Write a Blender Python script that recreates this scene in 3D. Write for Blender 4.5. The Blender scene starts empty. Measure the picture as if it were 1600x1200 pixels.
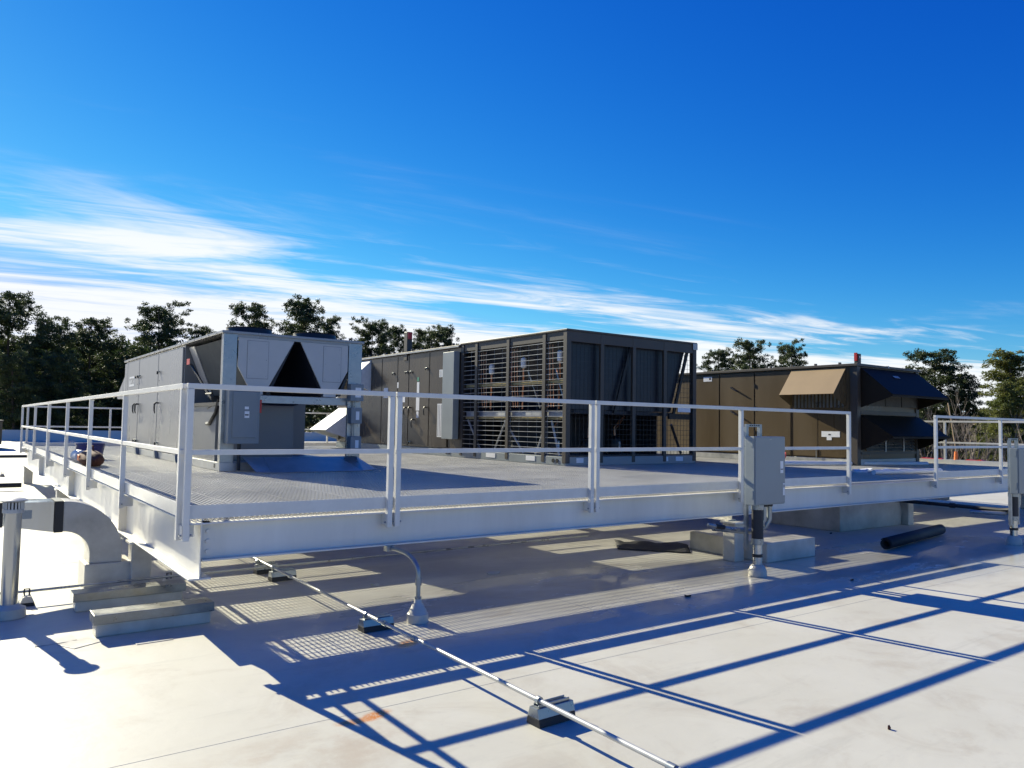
import bpy, math, random
from mathutils import Vector, Matrix
R_ = math.radians
rnd = random.Random(7)
scn = bpy.context.scene
col = scn.collection

# ------------------------------------------------------------------ camera
cam_d = bpy.data.cameras.new('camera'); cam = bpy.data.objects.new('camera', cam_d); col.objects.link(cam)
cam_d.sensor_fit = 'HORIZONTAL'; cam_d.sensor_width = 36.0; cam_d.lens = 36.0*1204.8/1600.0
cam_d.clip_start = 0.05; cam_d.clip_end = 3000
# columns of RT are the camera's right, up and back axes in the world
RT = Matrix(((0.8091698955, -0.0447377586, -0.5858691092),
             (-0.5873256748, -0.0325546231, -0.8086957081),
             (0.0171064854, 0.9984681915, -0.0526178553)))
cam.matrix_world = Matrix.Translation((-1.47523, -6.28877, 1.68740)) @ RT.to_4x4()
scn.camera = cam

# ------------------------------------------------------------------ sky, sun, exposure
SUN = Vector((-0.333, 1.872, 1.0)).normalized()
EL = math.asin(SUN.z); ROT = math.atan2(SUN.x, SUN.y)
w = bpy.data.worlds.new('World'); scn.world = w; w.use_nodes = True
nt = w.node_tree; nt.nodes.clear(); N = nt.nodes.new; L = nt.links.new
def mth(op, a, b=None, c=None, clamp=False):
    n = N('ShaderNodeMath'); n.operation = op; n.use_clamp = clamp
    for i, v in enumerate((a, b, c)):
        if v is None: continue
        if isinstance(v, (int, float)): n.inputs[i].default_value = v
        else: L(v, n.inputs[i])
    return n.outputs[0]
sky = N('ShaderNodeTexSky'); sky.sky_type = 'NISHITA'; sky.sun_disc = False
sky.sun_elevation = EL; sky.sun_rotation = ROT
sky.air_density = 1.0; sky.dust_density = 0.05; sky.ozone_density = 2.5; sky.altitude = 300
srgb = N('ShaderNodeSeparateColor'); L(sky.outputs[0], srgb.inputs[0]); crgb = N('ShaderNodeCombineColor')
# the camera's vivid rendering of a clear winter sky: per-channel contrast on the physical sky
L(mth('MULTIPLY', mth('POWER', mth('MINIMUM', srgb.outputs[0], 5.2), 3.0), 0.0160), crgb.inputs[0])
L(mth('MULTIPLY', mth('POWER', mth('MINIMUM', srgb.outputs[1], 5.9), 1.6), 0.195), crgb.inputs[1])
L(mth('MULTIPLY', mth('POWER', srgb.outputs[2], 0.7), 1.28), crgb.inputs[2])
hs = crgb
tc = N('ShaderNodeTexCoord'); sp = N('ShaderNodeSeparateXYZ'); L(tc.outputs['Generated'], sp.inputs[0])
zz = mth('ADD', mth('MAXIMUM', sp.outputs[2], 0.0), 0.03)
u = mth('DIVIDE', sp.outputs[0], zz); v = mth('DIVIDE', sp.outputs[1], zz)
def noise2(su, sv, det, rough, dist, off):
    cb = N('ShaderNodeCombineXYZ'); L(mth('MULTIPLY', u, su), cb.inputs[0])
    L(mth('MULTIPLY', mth('ADD', v, mth('MULTIPLY', u, 0.15)), sv), cb.inputs[1]); cb.inputs[2].default_value = off
    n = N('ShaderNodeTexNoise'); n.inputs['Scale'].default_value = 1.0; n.inputs['Detail'].default_value = det
    n.inputs['Roughness'].default_value = rough; n.inputs['Distortion'].default_value = dist
    L(cb.outputs[0], n.inputs['Vector']); return n.outputs['Fac']
def smooth(x, a, b):
    n = N('ShaderNodeMapRange'); n.interpolation_type = 'SMOOTHSTEP'; n.clamp = True
    n.inputs['From Min'].default_value = a; n.inputs['From Max'].default_value = b; L(x, n.inputs['Value']); return n.outputs['Result']
nb = noise2(0.30, 0.70, 6, 0.58, 0.7, 5.3)      # broad sheets of cirrus
nf = noise2(0.8, 3.0, 7, 0.64, 1.2, 8.4)       # fine fibres
ve = mth('ADD', v, mth('MULTIPLY', mth('MAXIMUM', u, 0.0), 0.17))
edge = smooth(mth('ADD', ve, mth('MULTIPLY', mth('SUBTRACT', nb, 0.5), 3.0)), 2.75, 4.7)
low = mth('MULTIPLY', smooth(ve, 4.4, 7.5), 0.15)
body = smooth(mth('ADD', low, mth('ADD', mth('MULTIPLY', nb, 0.72), mth('MULTIPLY', nf, 0.42))), 0.50, 0.70)
cl = mth('MULTIPLY', mth('MULTIPLY', edge, body), 0.93)
mix = N('ShaderNodeMixRGB'); L(cl, mix.inputs[0]); L(hs.outputs[0], mix.inputs[1]); mix.inputs[2].default_value = (5.6, 5.7, 5.8, 1)
bg = N('ShaderNodeBackground'); bg.inputs['Strength'].default_value = 0.10; L(mix.outputs[0], bg.inputs['Color'])
wo = N('ShaderNodeOutputWorld'); L(bg.outputs[0], wo.inputs[0])

sd = bpy.data.lights.new('sun', 'SUN'); sd.energy = 5.0; sd.angle = R_(0.35); sd.color = (1.0, 0.935, 0.71)
so = bpy.data.objects.new('sun', sd); col.objects.link(so); so.rotation_euler = (-SUN).to_track_quat('-Z', 'Y').to_euler()
so.location = (-5, 28, 15)
vs = scn.view_settings; vs.view_transform = 'Standard'; vs.look = 'None'; vs.exposure = 0.84; vs.gamma = 1.0; vs.use_curve_mapping = False

# ------------------------------------------------------------------ materials
def mat(name, c, rough=0.5, metal=0.0, var=0.0, vscale=3.0, bump=0.0, bscale=40.0, rvar=0.0, c2=None, streak=False, spec=0.5, coat=0.0):
    m = bpy.data.materials.new(name); m.use_nodes = True; t = m.node_tree; b = t.nodes['Principled BSDF']
    b.inputs['Base Color'].default_value = (*c, 1); b.inputs['Roughness'].default_value = rough; b.inputs['Metallic'].default_value = metal
    b.inputs['Specular IOR Level'].default_value = spec; b.inputs['Coat Weight'].default_value = coat
    if var or rvar or bump:
        geo = t.nodes.new('ShaderNodeNewGeometry')
        mp = t.nodes.new('ShaderNodeMapping'); t.links.new(geo.outputs['Position'], mp.inputs['Vector'])
        if streak: mp.inputs['Scale'].default_value = (1, 1, 0.18)
    if var or rvar:
        n = t.nodes.new('ShaderNodeTexNoise'); n.inputs['Scale'].default_value = vscale; n.inputs['Detail'].default_value = 7; n.inputs['Roughness'].default_value = 0.62
        t.links.new(mp.outputs[0], n.inputs['Vector'])
        rp = t.nodes.new('ShaderNodeMapRange'); rp.inputs['From Min'].default_value = 0.3; rp.inputs['From Max'].default_value = 0.72
        t.links.new(n.outputs['Fac'], rp.inputs['Value'])
        if var:
            mx = t.nodes.new('ShaderNodeMixRGB'); t.links.new(rp.outputs[0], mx.inputs[0])
            mx.inputs[1].default_value = (*[x*(1-var) for x in (c2 or c)], 1); mx.inputs[2].default_value = (*[min(1, x*(1+var*0.6)) for x in c], 1)
            t.links.new(mx.outputs[0], b.inputs['Base Color'])
        if rvar:
            r2 = t.nodes.new('ShaderNodeMapRange'); r2.inputs['To Min'].default_value = max(0.03, rough-rvar); r2.inputs['To Max'].default_value = min(1, rough+rvar)
            t.links.new(rp.outputs[0], r2.inputs['Value']); t.links.new(r2.outputs[0], b.inputs['Roughness'])
    if bump:
        n2 = t.nodes.new('ShaderNodeTexNoise'); n2.inputs['Scale'].default_value = bscale; n2.inputs['Detail'].default_value = 3
        t.links.new(mp.outputs[0], n2.inputs['Vector'])
        bp = t.nodes.new('ShaderNodeBump'); bp.inputs['Strength'].default_value = bump; bp.inputs['Distance'].default_value = 0.01
        t.links.new(n2.outputs['Fac'], bp.inputs['Height']); t.links.new(bp.outputs[0], b.inputs['Normal'])
    return m

M = {}
M['steel'] = mat('galvanised_steel', (0.70, 0.685, 0.63), 0.45, 0.08, 0.14, 2.2, 0.05, 25, 0.12, streak=True)
M['rail'] = mat('rail_aluminium', (0.72, 0.705, 0.65), 0.42, 0.08, 0.10, 5, 0.0, 30, 0.1)
M['grate'] = mat('grating_steel', (0.53, 0.525, 0.50), 0.42, 0.2, 0.15, 1.1, 0, 30, 0.1)
M['galv'] = mat('galvanised_sheet', (0.34, 0.365, 0.37), 0.34, 0.7, 0.22, 7, 0.06, 14, 0.12)
M['galvdull'] = mat('dull_galvanised_sheet', (0.46, 0.465, 0.455), 0.45, 0.35, 0.22, 4, 0.05, 14, 0.12)
M['silver'] = mat('silver_cabinet_paint', (0.29, 0.29, 0.285), 0.30, 0.25, 0.14, 1.3, 0.05, 2.2, 0.08, streak=True)
M['silverlight'] = mat('light_silver_panel', (0.47, 0.46, 0.445), 0.38, 0.15, 0.10, 1.5, 0.04, 3, 0.08)
M['shiny'] = mat('bright_galvanised_pipe', (0.52, 0.53, 0.52), 0.20, 0.9, 0.25, 5, 0.05, 12, 0.08, streak=True)
M['silverin'] = mat('silver_inner_panel', (0.17, 0.175, 0.18), 0.45, 0.1, 0.10, 1.3, 0.03, 2.2, 0.08)
M['brown'] = mat('brown_cabinet_paint', (0.112, 0.080, 0.043), 0.36, 0.0, 0.22, 0.8, 0.06, 1.8, 0.12, streak=True, spec=0.35)
M['brown2'] = mat('dark_brown_cabinet_paint', (0.062, 0.045, 0.026), 0.27, 0.0, 0.3, 0.9, 0.10, 1.6, 0.12, streak=True, spec=0.5)
M['brownframe'] = mat('brown_frame_paint', (0.062, 0.051, 0.041), 0.48, 0.0, 0.12, 3)
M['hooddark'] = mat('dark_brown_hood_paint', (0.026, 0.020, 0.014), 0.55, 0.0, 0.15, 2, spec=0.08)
M['hoodlit'] = mat('sunlit_brown_hood_paint', (0.33, 0.235, 0.125), 0.42, 0.0, 0.08, 2)  # brown hood paint lightened to the tone of a sunlit top
M['coil'] = mat('coil_fins', (0.010, 0.014, 0.024), 0.55, 0.0, 0.3, 4)
M['coilnavy'] = mat('coil_end_fins', (0.012, 0.017, 0.028), 0.36, 0.0, 0.35, 5)
M['filter'] = mat('grey_filter_media', (0.085, 0.09, 0.085), 0.8, 0, 0.2, 6)
M['black'] = mat('black_plastic', (0.012, 0.012, 0.014), 0.45, 0.0, 0.2, 12)
M['rubber'] = mat('black_rubber', (0.016, 0.017, 0.019), 0.62, 0.0, 0.3, 10, 0.15, 60)
M['dark'] = mat('dark_interior_metal', (0.030, 0.031, 0.035), 0.55, 0.2, 0.3, 6)
M['boxgrey'] = mat('grey_enclosure_paint', (0.27, 0.30, 0.30), 0.38, 0.05, 0.07, 2.5, 0.02, 4, 0.06)
M['boxblue'] = mat('blue_grey_enclosure_paint', (0.20, 0.23, 0.245), 0.40, 0.05, 0.07, 2.5, 0.02, 4, 0.06)
M['white'] = mat('white_sticker', (0.80, 0.80, 0.78), 0.5)
M['ink'] = mat('black_print', (0.02, 0.02, 0.025), 0.6)
M['red'] = mat('red_plastic', (0.55, 0.025, 0.02), 0.4)
M['orange'] = mat('orange_plastic', (0.75, 0.18, 0.03), 0.45, 0, 0.15, 8)
M['green'] = mat('green_sticker', (0.02, 0.25, 0.14), 0.5)
M['copper'] = mat('copper_pipe', (0.60, 0.27, 0.15), 0.35, 0.8, 0.3, 9)
M['brass'] = mat('yellow_tray', (0.42, 0.32, 0.14), 0.5, 0.3, 0.3, 9)
M['tpo'] = mat('white_membrane_flashing', (0.57, 0.55, 0.485), 0.42, 0, 0.2, 2.6, 0.06, 9, 0.1, c2=(0.47, 0.44, 0.37))
M['pvc'] = mat('white_plastic_pipe', (0.78, 0.77, 0.74), 0.35, 0, 0.06, 3)
M['bluebucket'] = mat('blue_plastic', (0.012, 0.02, 0.16), 0.35)
M['bag'] = mat('brown_canvas', (0.11, 0.035, 0.02), 0.8, 0, 0.4, 15, 0.3, 40)
M['foam'] = mat('white_wrap_and_sunlit_hood', (0.72, 0.74, 0.76), 0.5, 0, 0.1, 12)
M['concrete'] = mat('parapet_membrane', (0.54, 0.54, 0.52), 0.5, 0, 0.08, 0.8)
M['metalcap'] = mat('parapet_cap_metal', (0.58, 0.59, 0.60), 0.35, 0.3)
M['capmetal'] = mat('weathered_cap_metal', (0.30, 0.30, 0.27), 0.34, 0.6, 0.35, 5, 0.05, 10, 0.12)
M['wood'] = mat('wood_handle', (0.42, 0.30, 0.17), 0.6, 0, 0.2, 10)

# roof membrane: white sheet with dirt, rust marks, painted shade and a wet, glossier low spot
def roof_material():
    m = bpy.data.materials.new('white_roof_membrane'); m.use_nodes = True; t = m.node_tree; b = t.nodes['Principled BSDF']
    n_ = t.nodes.new; l_ = t.links.new
    g = n_('ShaderNodeNewGeometry'); P = g.outputs['Position']
    def nz(scale, det=6, rough=0.6, sx=1, sy=1, dist=0.0, off=0.0):
        mp = n_('ShaderNodeMapping'); mp.inputs['Scale'].default_value = (sx, sy, 1); mp.inputs['Location'].default_value = (off, off*0.7, 0); l_(P, mp.inputs['Vector'])
        n = n_('ShaderNodeTexNoise'); n.inputs['Scale'].default_value = scale; n.inputs['Detail'].default_value = det; n.inputs['Roughness'].default_value = rough; n.inputs['Distortion'].default_value = dist
        l_(mp.outputs[0], n.inputs['Vector']); return n.outputs['Fac']
    def rng(x, a, bb, lo=0.0, hi=1.0):
        r = n_('ShaderNodeMapRange'); r.interpolation_type = 'SMOOTHSTEP'
        r.inputs['From Min'].default_value = a; r.inputs['From Max'].default_value = bb; r.inputs['To Min'].default_value = lo; r.inputs['To Max'].default_value = hi
        l_(x, r.inputs['Value']); return r.outputs['Result']
    def mm(op, a, bb):
        k = n_('ShaderNodeMath'); k.operation = op; k.use_clamp = False
        for i, q in enumerate((a, bb)):
            if isinstance(q, (int, float)): k.inputs[i].default_value = q
            else: l_(q, k.inputs[i])
        return k.outputs[0]
    def mixc(f, a, bb):
        k = n_('ShaderNodeMixRGB'); l_(f, k.inputs[0])
        for i, q in ((1, a), (2, bb)):
            if isinstance(q, tuple): k.inputs[i].default_value = (*q, 1)
            else: l_(q, k.inputs[i])
        return k.outputs[0]
    def ell(cx, cy, rx, ry, rot, inner=0.0):       # 1 in the middle of an ellipse, 0 outside
        mp = n_('ShaderNodeMapping'); mp.vector_type = 'TEXTURE'; mp.inputs['Location'].default_value = (cx, cy, 0); mp.inputs['Rotation'].default_value = (0, 0, rot); mp.inputs['Scale'].default_value = (rx, ry, 1e4)
        l_(P, mp.inputs['Vector']); ln = n_('ShaderNodeVectorMath'); ln.operation = 'LENGTH'; l_(mp.outputs[0], ln.inputs[0])
        return rng(ln.outputs['Value'], 1.0, inner)
    c = mixc(rng(nz(0.55, 8, 0.65), 0.35, 0.7), (0.540, 0.520, 0.430), (0.590, 0.572, 0.485))
    c = mixc(mm('MULTIPLY', rng(nz(1.3, 8, 0.7, 1, 1, 0.8, 4.0), 0.48, 0.70), 0.55), c, (0.43, 0.385, 0.30))
    c = mixc(mm('MULTIPLY', rng(nz(9, 5, 0.7, 1, 1, 0, 2.0), 0.58, 0.76), 0.30), c, (0.38, 0.35, 0.30))
    c = mixc(mm('MULTIPLY', rng(nz(2.0, 7, 0.7, 0.35, 2.4, 0.5, 7.0), 0.54, 0.70), 0.36), c, (0.38, 0.37, 0.31))
    c = mixc(mm('MULTIPLY', rng(nz(2.4, 7, 0.7, 2.2, 0.4, 0.7, 12.0), 0.60, 0.74), 0.20), c, (0.66, 0.64, 0.58))
    # silt from standing water, plus shade painted into the colour below the platform
    silt_shade = mm('MULTIPLY', ell(5.0, 2.2, 6.2, 3.9, 0.0, 0.55), rng(nz(0.9, 7, 0.65, 0.5, 1.3, 0.6, 9.0), 0.32, 0.62))
    c = mixc(mm('MULTIPLY', silt_shade, 0.62), c, (0.31, 0.295, 0.25))
    c = mixc(mm('MULTIPLY', mm('MULTIPLY', ell(0.1, -2.5, 1.0, 0.5, 0.1, 0.2), rng(nz(3.0, 6, 0.7), 0.42, 0.62)), 0.5), c, (0.42, 0.34, 0.25))
    # rust marks
    for (cx, cy, rx, ry, ro, k) in ((0.575, -2.17, 0.11, 0.055, 0.35, 1.0), (0.43, -2.19, 0.10, 0.045, -0.1, 0.8), (1.44, -0.98, 0.14, 0.07, 0.5, 0.9), (6.62, -0.35, 0.16, 0.1, 0, 0.55)):
        f = mm('MULTIPLY', mm('MULTIPLY', ell(cx, cy, rx*1.35, ry*1.35, ro, 0.35), rng(nz(55, 6, 0.8, 1, 1, 0.6, cx), 0.38, 0.52)), k)
        c = mixc(f, c, (0.52, 0.17, 0.010))
    l_(c, b.inputs['Base Color'])
    wet = mm('MAXIMUM', mm('MULTIPLY', ell(9.2, -1.0, 4.6, 1.5, 0.0, 0.45), rng(nz(1.1, 5, 0.6, 0.6, 1.4, 0.4, 6.0), 0.28, 0.46)),
             mm('MULTIPLY', ell(4.0, -0.3, 3.9, 1.5, 0.0, 0.5), rng(nz(1.2, 5, 0.6, 0.6, 1.3, 0.4, 1.0), 0.34, 0.52)))
    rr = n_('ShaderNodeMapRange'); rr.inputs['To Min'].default_value = 0.50; rr.inputs['To Max'].default_value = 0.07; l_(wet, rr.inputs['Value'])
    l_(rr.outputs[0], b.inputs['Roughness'])
    bp = n_('ShaderNodeBump'); bp.inputs['Distance'].default_value = 0.02
    st = mm('MULTIPLY', mm('SUBTRACT', 1.0, wet), 0.22); l_(st, bp.inputs['Strength']); l_(nz(2.6, 5, 0.55, 1, 1, 0.3), bp.inputs['Height']); l_(bp.outputs[0], b.inputs['Normal'])
    return m
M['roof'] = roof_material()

def leaf_material(name, c, c2, tr=0.25):
    m = bpy.data.materials.new(name); m.use_nodes = True; t = m.node_tree; b = t.nodes['Principled BSDF']
    g = t.nodes.new('ShaderNodeNewGeometry'); n = t.nodes.new('ShaderNodeTexNoise'); n.inputs['Scale'].default_value = 0.55; n.inputs['Detail'].default_value = 5
    t.links.new(g.outputs['Position'], n.inputs['Vector'])
    mx = t.nodes.new('ShaderNodeMixRGB'); mx.inputs[1].default_value = (*c, 1); mx.inputs[2].default_value = (*c2, 1)
    r = t.nodes.new('ShaderNodeMapRange'); r.inputs['From Min'].default_value = 0.35; r.inputs['From Max'].default_value = 0.65
    t.links.new(n.outputs['Fac'], r.inputs['Value']); t.links.new(r.outputs[0], mx.inputs[0])
    t.links.new(mx.outputs[0], b.inputs['Base Color']); b.inputs['Roughness'].default_value = 0.6
    tl = t.nodes.new('ShaderNodeBsdfTranslucent'); t.links.new(mx.outputs[0], tl.inputs['Color'])
    ms = t.nodes.new('ShaderNodeMixShader'); ms.inputs[0].default_value = tr
    t.links.new(b.outputs[0], ms.inputs[1]); t.links.new(tl.outputs[0], ms.inputs[2])
    t.links.new(ms.outputs[0], t.nodes['Material Output'].inputs['Surface'])
    return m
M['needle'] = leaf_material('pine_needles', (0.029, 0.051, 0.015), (0.076, 0.098, 0.028), 0.32)
M['needle2'] = leaf_material('yellow_green_needles', (0.085, 0.115, 0.024), (0.18, 0.185, 0.045), 0.42)
M['bark'] = mat('pine_bark', (0.085, 0.062, 0.048), 0.9, 0, 0.35, 3)
M['twig'] = mat('bare_twigs', (0.20, 0.165, 0.135), 0.9, 0, 0.35, 2)
M['ground'] = mat('winter_ground', (0.11, 0.085, 0.05), 0.95, 0, 0.4, 0.15)

# ------------------------------------------------------------------ mesh helpers
class MB:
    def __init__(s): s.v = []; s.f = []
    def add(s, vs_, fs):
        o = len(s.v); s.v += [tuple(p) for p in vs_]; s.f += [tuple(i+o for i in q) for q in fs]; return s
    def box(s, x0, x1, y0, y1, z0, z1):
        return s.add([(x0,y0,z0),(x1,y0,z0),(x1,y1,z0),(x0,y1,z0),(x0,y0,z1),(x1,y0,z1),(x1,y1,z1),(x0,y1,z1)],
                     [(0,3,2,1),(4,5,6,7),(0,1,5,4),(1,2,6,5),(2,3,7,6),(3,0,4,7)])
    def prism(s, poly, axis, a, b):
        # poly in the two other axes (cyclic order kept as x<y<z), extruded along axis from a to b
        n = len(poly)
        def P(q, t): return (t, q[0], q[1]) if axis == 0 else ((q[0], t, q[1]) if axis == 1 else (q[0], q[1], t))
        area = sum(poly[i][0]*poly[(i+1) % n][1]-poly[(i+1) % n][0]*poly[i][1] for i in range(n))
        flip = (area < 0) ^ (axis == 1)
        vs_ = [P(q, a) for q in poly]+[P(q, b) for q in poly]
        fs = [tuple(reversed(range(n))), tuple(range(n, 2*n))]+[(i, (i+1) % n, n+(i+1) % n, n+i) for i in range(n)]
        if flip: fs = [tuple(reversed(q)) for q in fs]
        return s.add(vs_, fs)
    def ibeam(s, axis, a, b, c, zb, zt, wd, tf=0.014, tw=0.010):
        h = wd/2; t = tw/2
        p = [(c-h,zb),(c+h,zb),(c+h,zb+tf),(c+t,zb+tf),(c+t,zt-tf),(c+h,zt-tf),(c+h,zt),(c-h,zt),(c-h,zt-tf),(c-t,zt-tf),(c-t,zb+tf),(c-h,zb+tf)]
        return s.prism(p, axis, a, b)
    def tube(s, pts, r, n=8, cap=True):
        pts = [Vector(p) for p in pts]; rs = r if isinstance(r, (list, tuple)) else [r]*len(pts)
        o = len(s.v); prev = None
        for i, p in enumerate(pts):
            d = (pts[min(i+1, len(pts)-1)]-pts[max(i-1, 0)]).normalized()
            if prev is None: a = d.cross(Vector((0,0,1)) if abs(d.z) < 0.9 else Vector((1,0,0))).normalized()
            else: a = (prev-d*prev.dot(d)).normalized()
            prev = a; b = d.cross(a)
            for k in range(n):
                t = 2*math.pi*k/n; q = p+(a*math.cos(t)+b*math.sin(t))*rs[i]; s.v.append((q.x,q.y,q.z))
        for i in range(len(pts)-1):
            for k in range(n):
                k2 = (k+1) % n; s.f.append((o+i*n+k, o+i*n+k2, o+(i+1)*n+k2, o+(i+1)*n+k))
        if cap:
            s.f.append(tuple(o+k for k in reversed(range(n)))); e = o+(len(pts)-1)*n; s.f.append(tuple(e+k for k in range(n)))
        return s
    def lathe(s, x, y, prof, n=20):
        o = len(s.v)
        for (r, z) in prof:
            for k in range(n):
                t = 2*math.pi*k/n; s.v.append((x+r*math.cos(t), y+r*math.sin(t), z))
        for i in range(len(prof)-1):
            for k in range(n):
                k2 = (k+1) % n; s.f.append((o+i*n+k, o+i*n+k2, o+(i+1)*n+k2, o+(i+1)*n+k))
        s.f.append(tuple(o+k for k in reversed(range(n)))); e = o+(len(prof)-1)*n; s.f.append(tuple(e+k for k in range(n)))
        return s
    def quad(s, a, b, c, d, th=0.004):
        a, b, c, d = map(Vector, (a, b, c, d)); nn = (b-a).cross(d-a).normalized()*th
        return s.add([a,b,c,d,a-nn,b-nn,c-nn,d-nn], [(0,1,2,3),(7,6,5,4),(1,0,4,5),(2,1,5,6),(3,2,6,7),(0,3,7,4)])
    def mesh(s, name, m, org=(0,0,0), smooth=False):
        me = bpy.data.meshes.new(name); me.from_pydata([(p[0]-org[0], p[1]-org[1], p[2]-org[2]) for p in s.v], [], s.f)
        me.materials.append(m)
        if smooth:
            me.polygons.foreach_set('use_smooth', [True]*len(me.polygons)); 
            try: me.set_sharp_from_angle(angle=R_(40))
            except Exception: pass
        me.update(); return me
    def build(s, name, m, parent=None, bev=0.0, smooth=False):
        org = (0,0,0)
        if parent is not None: org = parent['_o'] if '_o' in parent.keys() else (0,0,0)
        else:
            xs = [p[0] for p in s.v]; ys = [p[1] for p in s.v]; zs = [p[2] for p in s.v]
            org = ((min(xs)+max(xs))/2, (min(ys)+max(ys))/2, min(zs))
        me = s.mesh(name, M[m] if isinstance(m, str) else m, org, smooth)
        o = bpy.data.objects.new(name, me); col.objects.link(o)
        o['_o'] = tuple(org); made.append(o)
        if parent is None: o.location = org
        else: o.parent = parent
        if bev:
            bm_ = o.modifiers.new('bevel', 'BEVEL'); bm_.width = bev; bm_.segments = 2; bm_.limit_method = 'ANGLE'; bm_.angle_limit = R_(50)
        return o
made = []
def tag(o, label=None, cat=None, group=None, kind=None):
    if label: o['label'] = label
    if cat: o['category'] = cat
    if group: o['group'] = group
    if kind: o['kind'] = kind
    return o
def thing(name, loc, label, cat, group=None):
    o = bpy.data.objects.new(name, None); col.objects.link(o); o.location = loc; o['_o'] = tuple(loc); o.empty_display_size = 0.2; made.append(o)
    return tag(o, label, cat, group)
def arc(cx, cz, r, a0, a1, n): return [(cx+r*math.cos(R_(a0+(a1-a0)*i/n)), cz+r*math.sin(R_(a0+(a1-a0)*i/n))) for i in range(n+1)]

K = 0.1135          # heights were surveyed from 0.1135 m above the roof
DK = 0.914          # top of the platform deck

# ------------------------------------------------------------------ ground, roof, parapets
g = MB().box(-1500, 1500, -1500, 1500, -6.4, -6.0).build('ground', 'ground'); tag(g, kind='structure')
RX0, RX1, RY0, RY1 = -45.0, 26.5, -14.0, 57.1
roof = MB().box(RX0, RX1, RY0, RY1, -0.35, -0.012).build('roof', 'concrete'); tag(roof, kind='structure')
# sheet edges seen in the photograph lie at about y=-3.5 and y=-2.02
ys = [RY0, -11.1, -8.05, -5.02, -3.50, -2.02, 1.02, 4.06, 7.1, 10.15, 13.2, 16.2, 19.3, 22.3, 25.4, 28.4, 31.5, 34.5, 37.6, 40.6, 43.7, 46.7, 49.8, 52.8, RY1]
for i in range(len(ys)-1):
    up = 0.0012 if i % 2 else 0.0
    ov = 0.06 if i % 2 else 0.0
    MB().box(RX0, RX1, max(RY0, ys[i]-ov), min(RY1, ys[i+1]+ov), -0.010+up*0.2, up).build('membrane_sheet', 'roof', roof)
def parapet(label, x0, x1, y0, y1, h):
    t = thing('parapet_wall', ((x0+x1)/2, (y0+y1)/2, 0.0), label, 'parapet')
    MB().box(x0, x1, y0, y1, -0.3, h).build('wall', 'concrete', t)
    MB().box(x0-0.03, x1+0.03, y0-0.03, y1+0.03, h, h+0.035).build('cap', 'metalcap', t, 0.006)
parapet('low white parapet along the far left edge of the roof before the pines', RX0, RX1, RY1, RY1+0.3, 0.70)
parapet('low white parapet along the right edge of the roof behind the brown unit', RX1, RX1+0.3, RY0, RY1-0.03, 0.70)
bd = thing('building', (-9, 21, -6), 'building below the white roof, its walls under the roof edge', 'building')
MB().box(RX0+0.2, RX1-0.2, RY0+0.2, RY1-0.2, -6.0, -0.36).build('wall', 'concrete', bd)

# welded membrane patches beside the curbs
def patch(x, y, a, b, rot, label):
    p = []
    for (qx, qy) in ((-a, -b), (a, -b), (a, b), (-a, b)):
        p.append((x+qx*math.cos(rot)-qy*math.sin(rot), y+qx*math.sin(rot)+qy*math.cos(rot)))
    o = MB().prism(p, 2, 0.003, 0.0055).build('membrane_patch', 'tpo', None, 0.001); tag(o, label, 'patch', 'membrane patches on the roof')
patch(-0.16, 0.14, 0.13, 0.08, 0.03, 'square welded membrane patch in front of the nearer capped curb')
patch(-0.62, 0.33, 0.12, 0.10, 0.5, 'small white membrane patch at the near end of the front capped curb')
patch(-0.78, 0.50, 0.14, 0.10, 0.1, 'white membrane patch between the vent pipe and the front capped curb')

# ------------------------------------------------------------------ steel platform
DX0, DX1, DY0, DY1 = 0.04, 18.2, 0.0, 17.0
pf = thing('steel_platform', (9, 8.5, 0), 'raised grey steel equipment platform with bar grating deck over the white roof', 'platform')
TB = DK-0.030          # top of the beams, underside of the grating
MB().ibeam(1, -0.005, DY1, 0.13, 0.445, TB, 0.17).build('edge_beam', 'steel', pf, 0.003)
MB().ibeam(0, 0.145, DX1, 0.065, 0.585, TB, 0.13).build('front_beam', 'steel', pf, 0.003)
MB().ibeam(1, 0.14, DY1, DX1-0.09, 0.445, TB, 0.17).build('side_beam', 'steel', pf, 0.003)
MB().ibeam(0, 0.22, DX1-0.18, DY1-0.07, 0.585, TB, 0.13).build('rear_beam', 'steel', pf, 0.003)
for gx in (6.72, 12.6): MB().ibeam(1, 0.14, DY1-0.14, gx, 0.50, TB-0.001, 0.15).build('girder', 'steel', pf)
yj = 1.30; k = 0
while yj < DY1-0.6:
    for (a, b) in ((0.22, 6.64), (6.80, 12.52), (12.68, DX1-0.18)):
        MB().ibeam(0, a, b, yj, 0.585, TB-0.002, 0.09, 0.009, 0.007).build('joist', 'steel', pf)
    yj += 1.36
# bolted end plate at the near corner
MB().box(0.137, 0.155, 0.045, 0.057, 0.60, TB-0.02).build('end_plate', 'steel', pf)
MB().box(0.156, 0.235, 0.050, 0.0598, 0.60, TB-0.016).build('clip_angle', 'steel', pf)
for zb in (0.655, 0.735, 0.812):
    MB().tube([(0.19, 0.050, zb), (0.19, 0.036, zb)], 0.016, 6).build('bolt', 'steel', pf)
MB().box(6.86, 6.875, 0.003, 0.058, 0.60, TB-0.016).build('stiffener', 'steel', pf)
MB().box(0.050, 0.124, 3.10, 3.115, 0.46, TB-0.016).build('stiffener', 'steel', pf)
MB().box(0.050, 0.124, 7.60, 7.615, 0.46, TB-0.016).build('stiffener', 'steel', pf)
MB().box(0.050, 0.124, 12.7, 12.715, 0.46, TB-0.016).build('stiffener', 'steel', pf)
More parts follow.
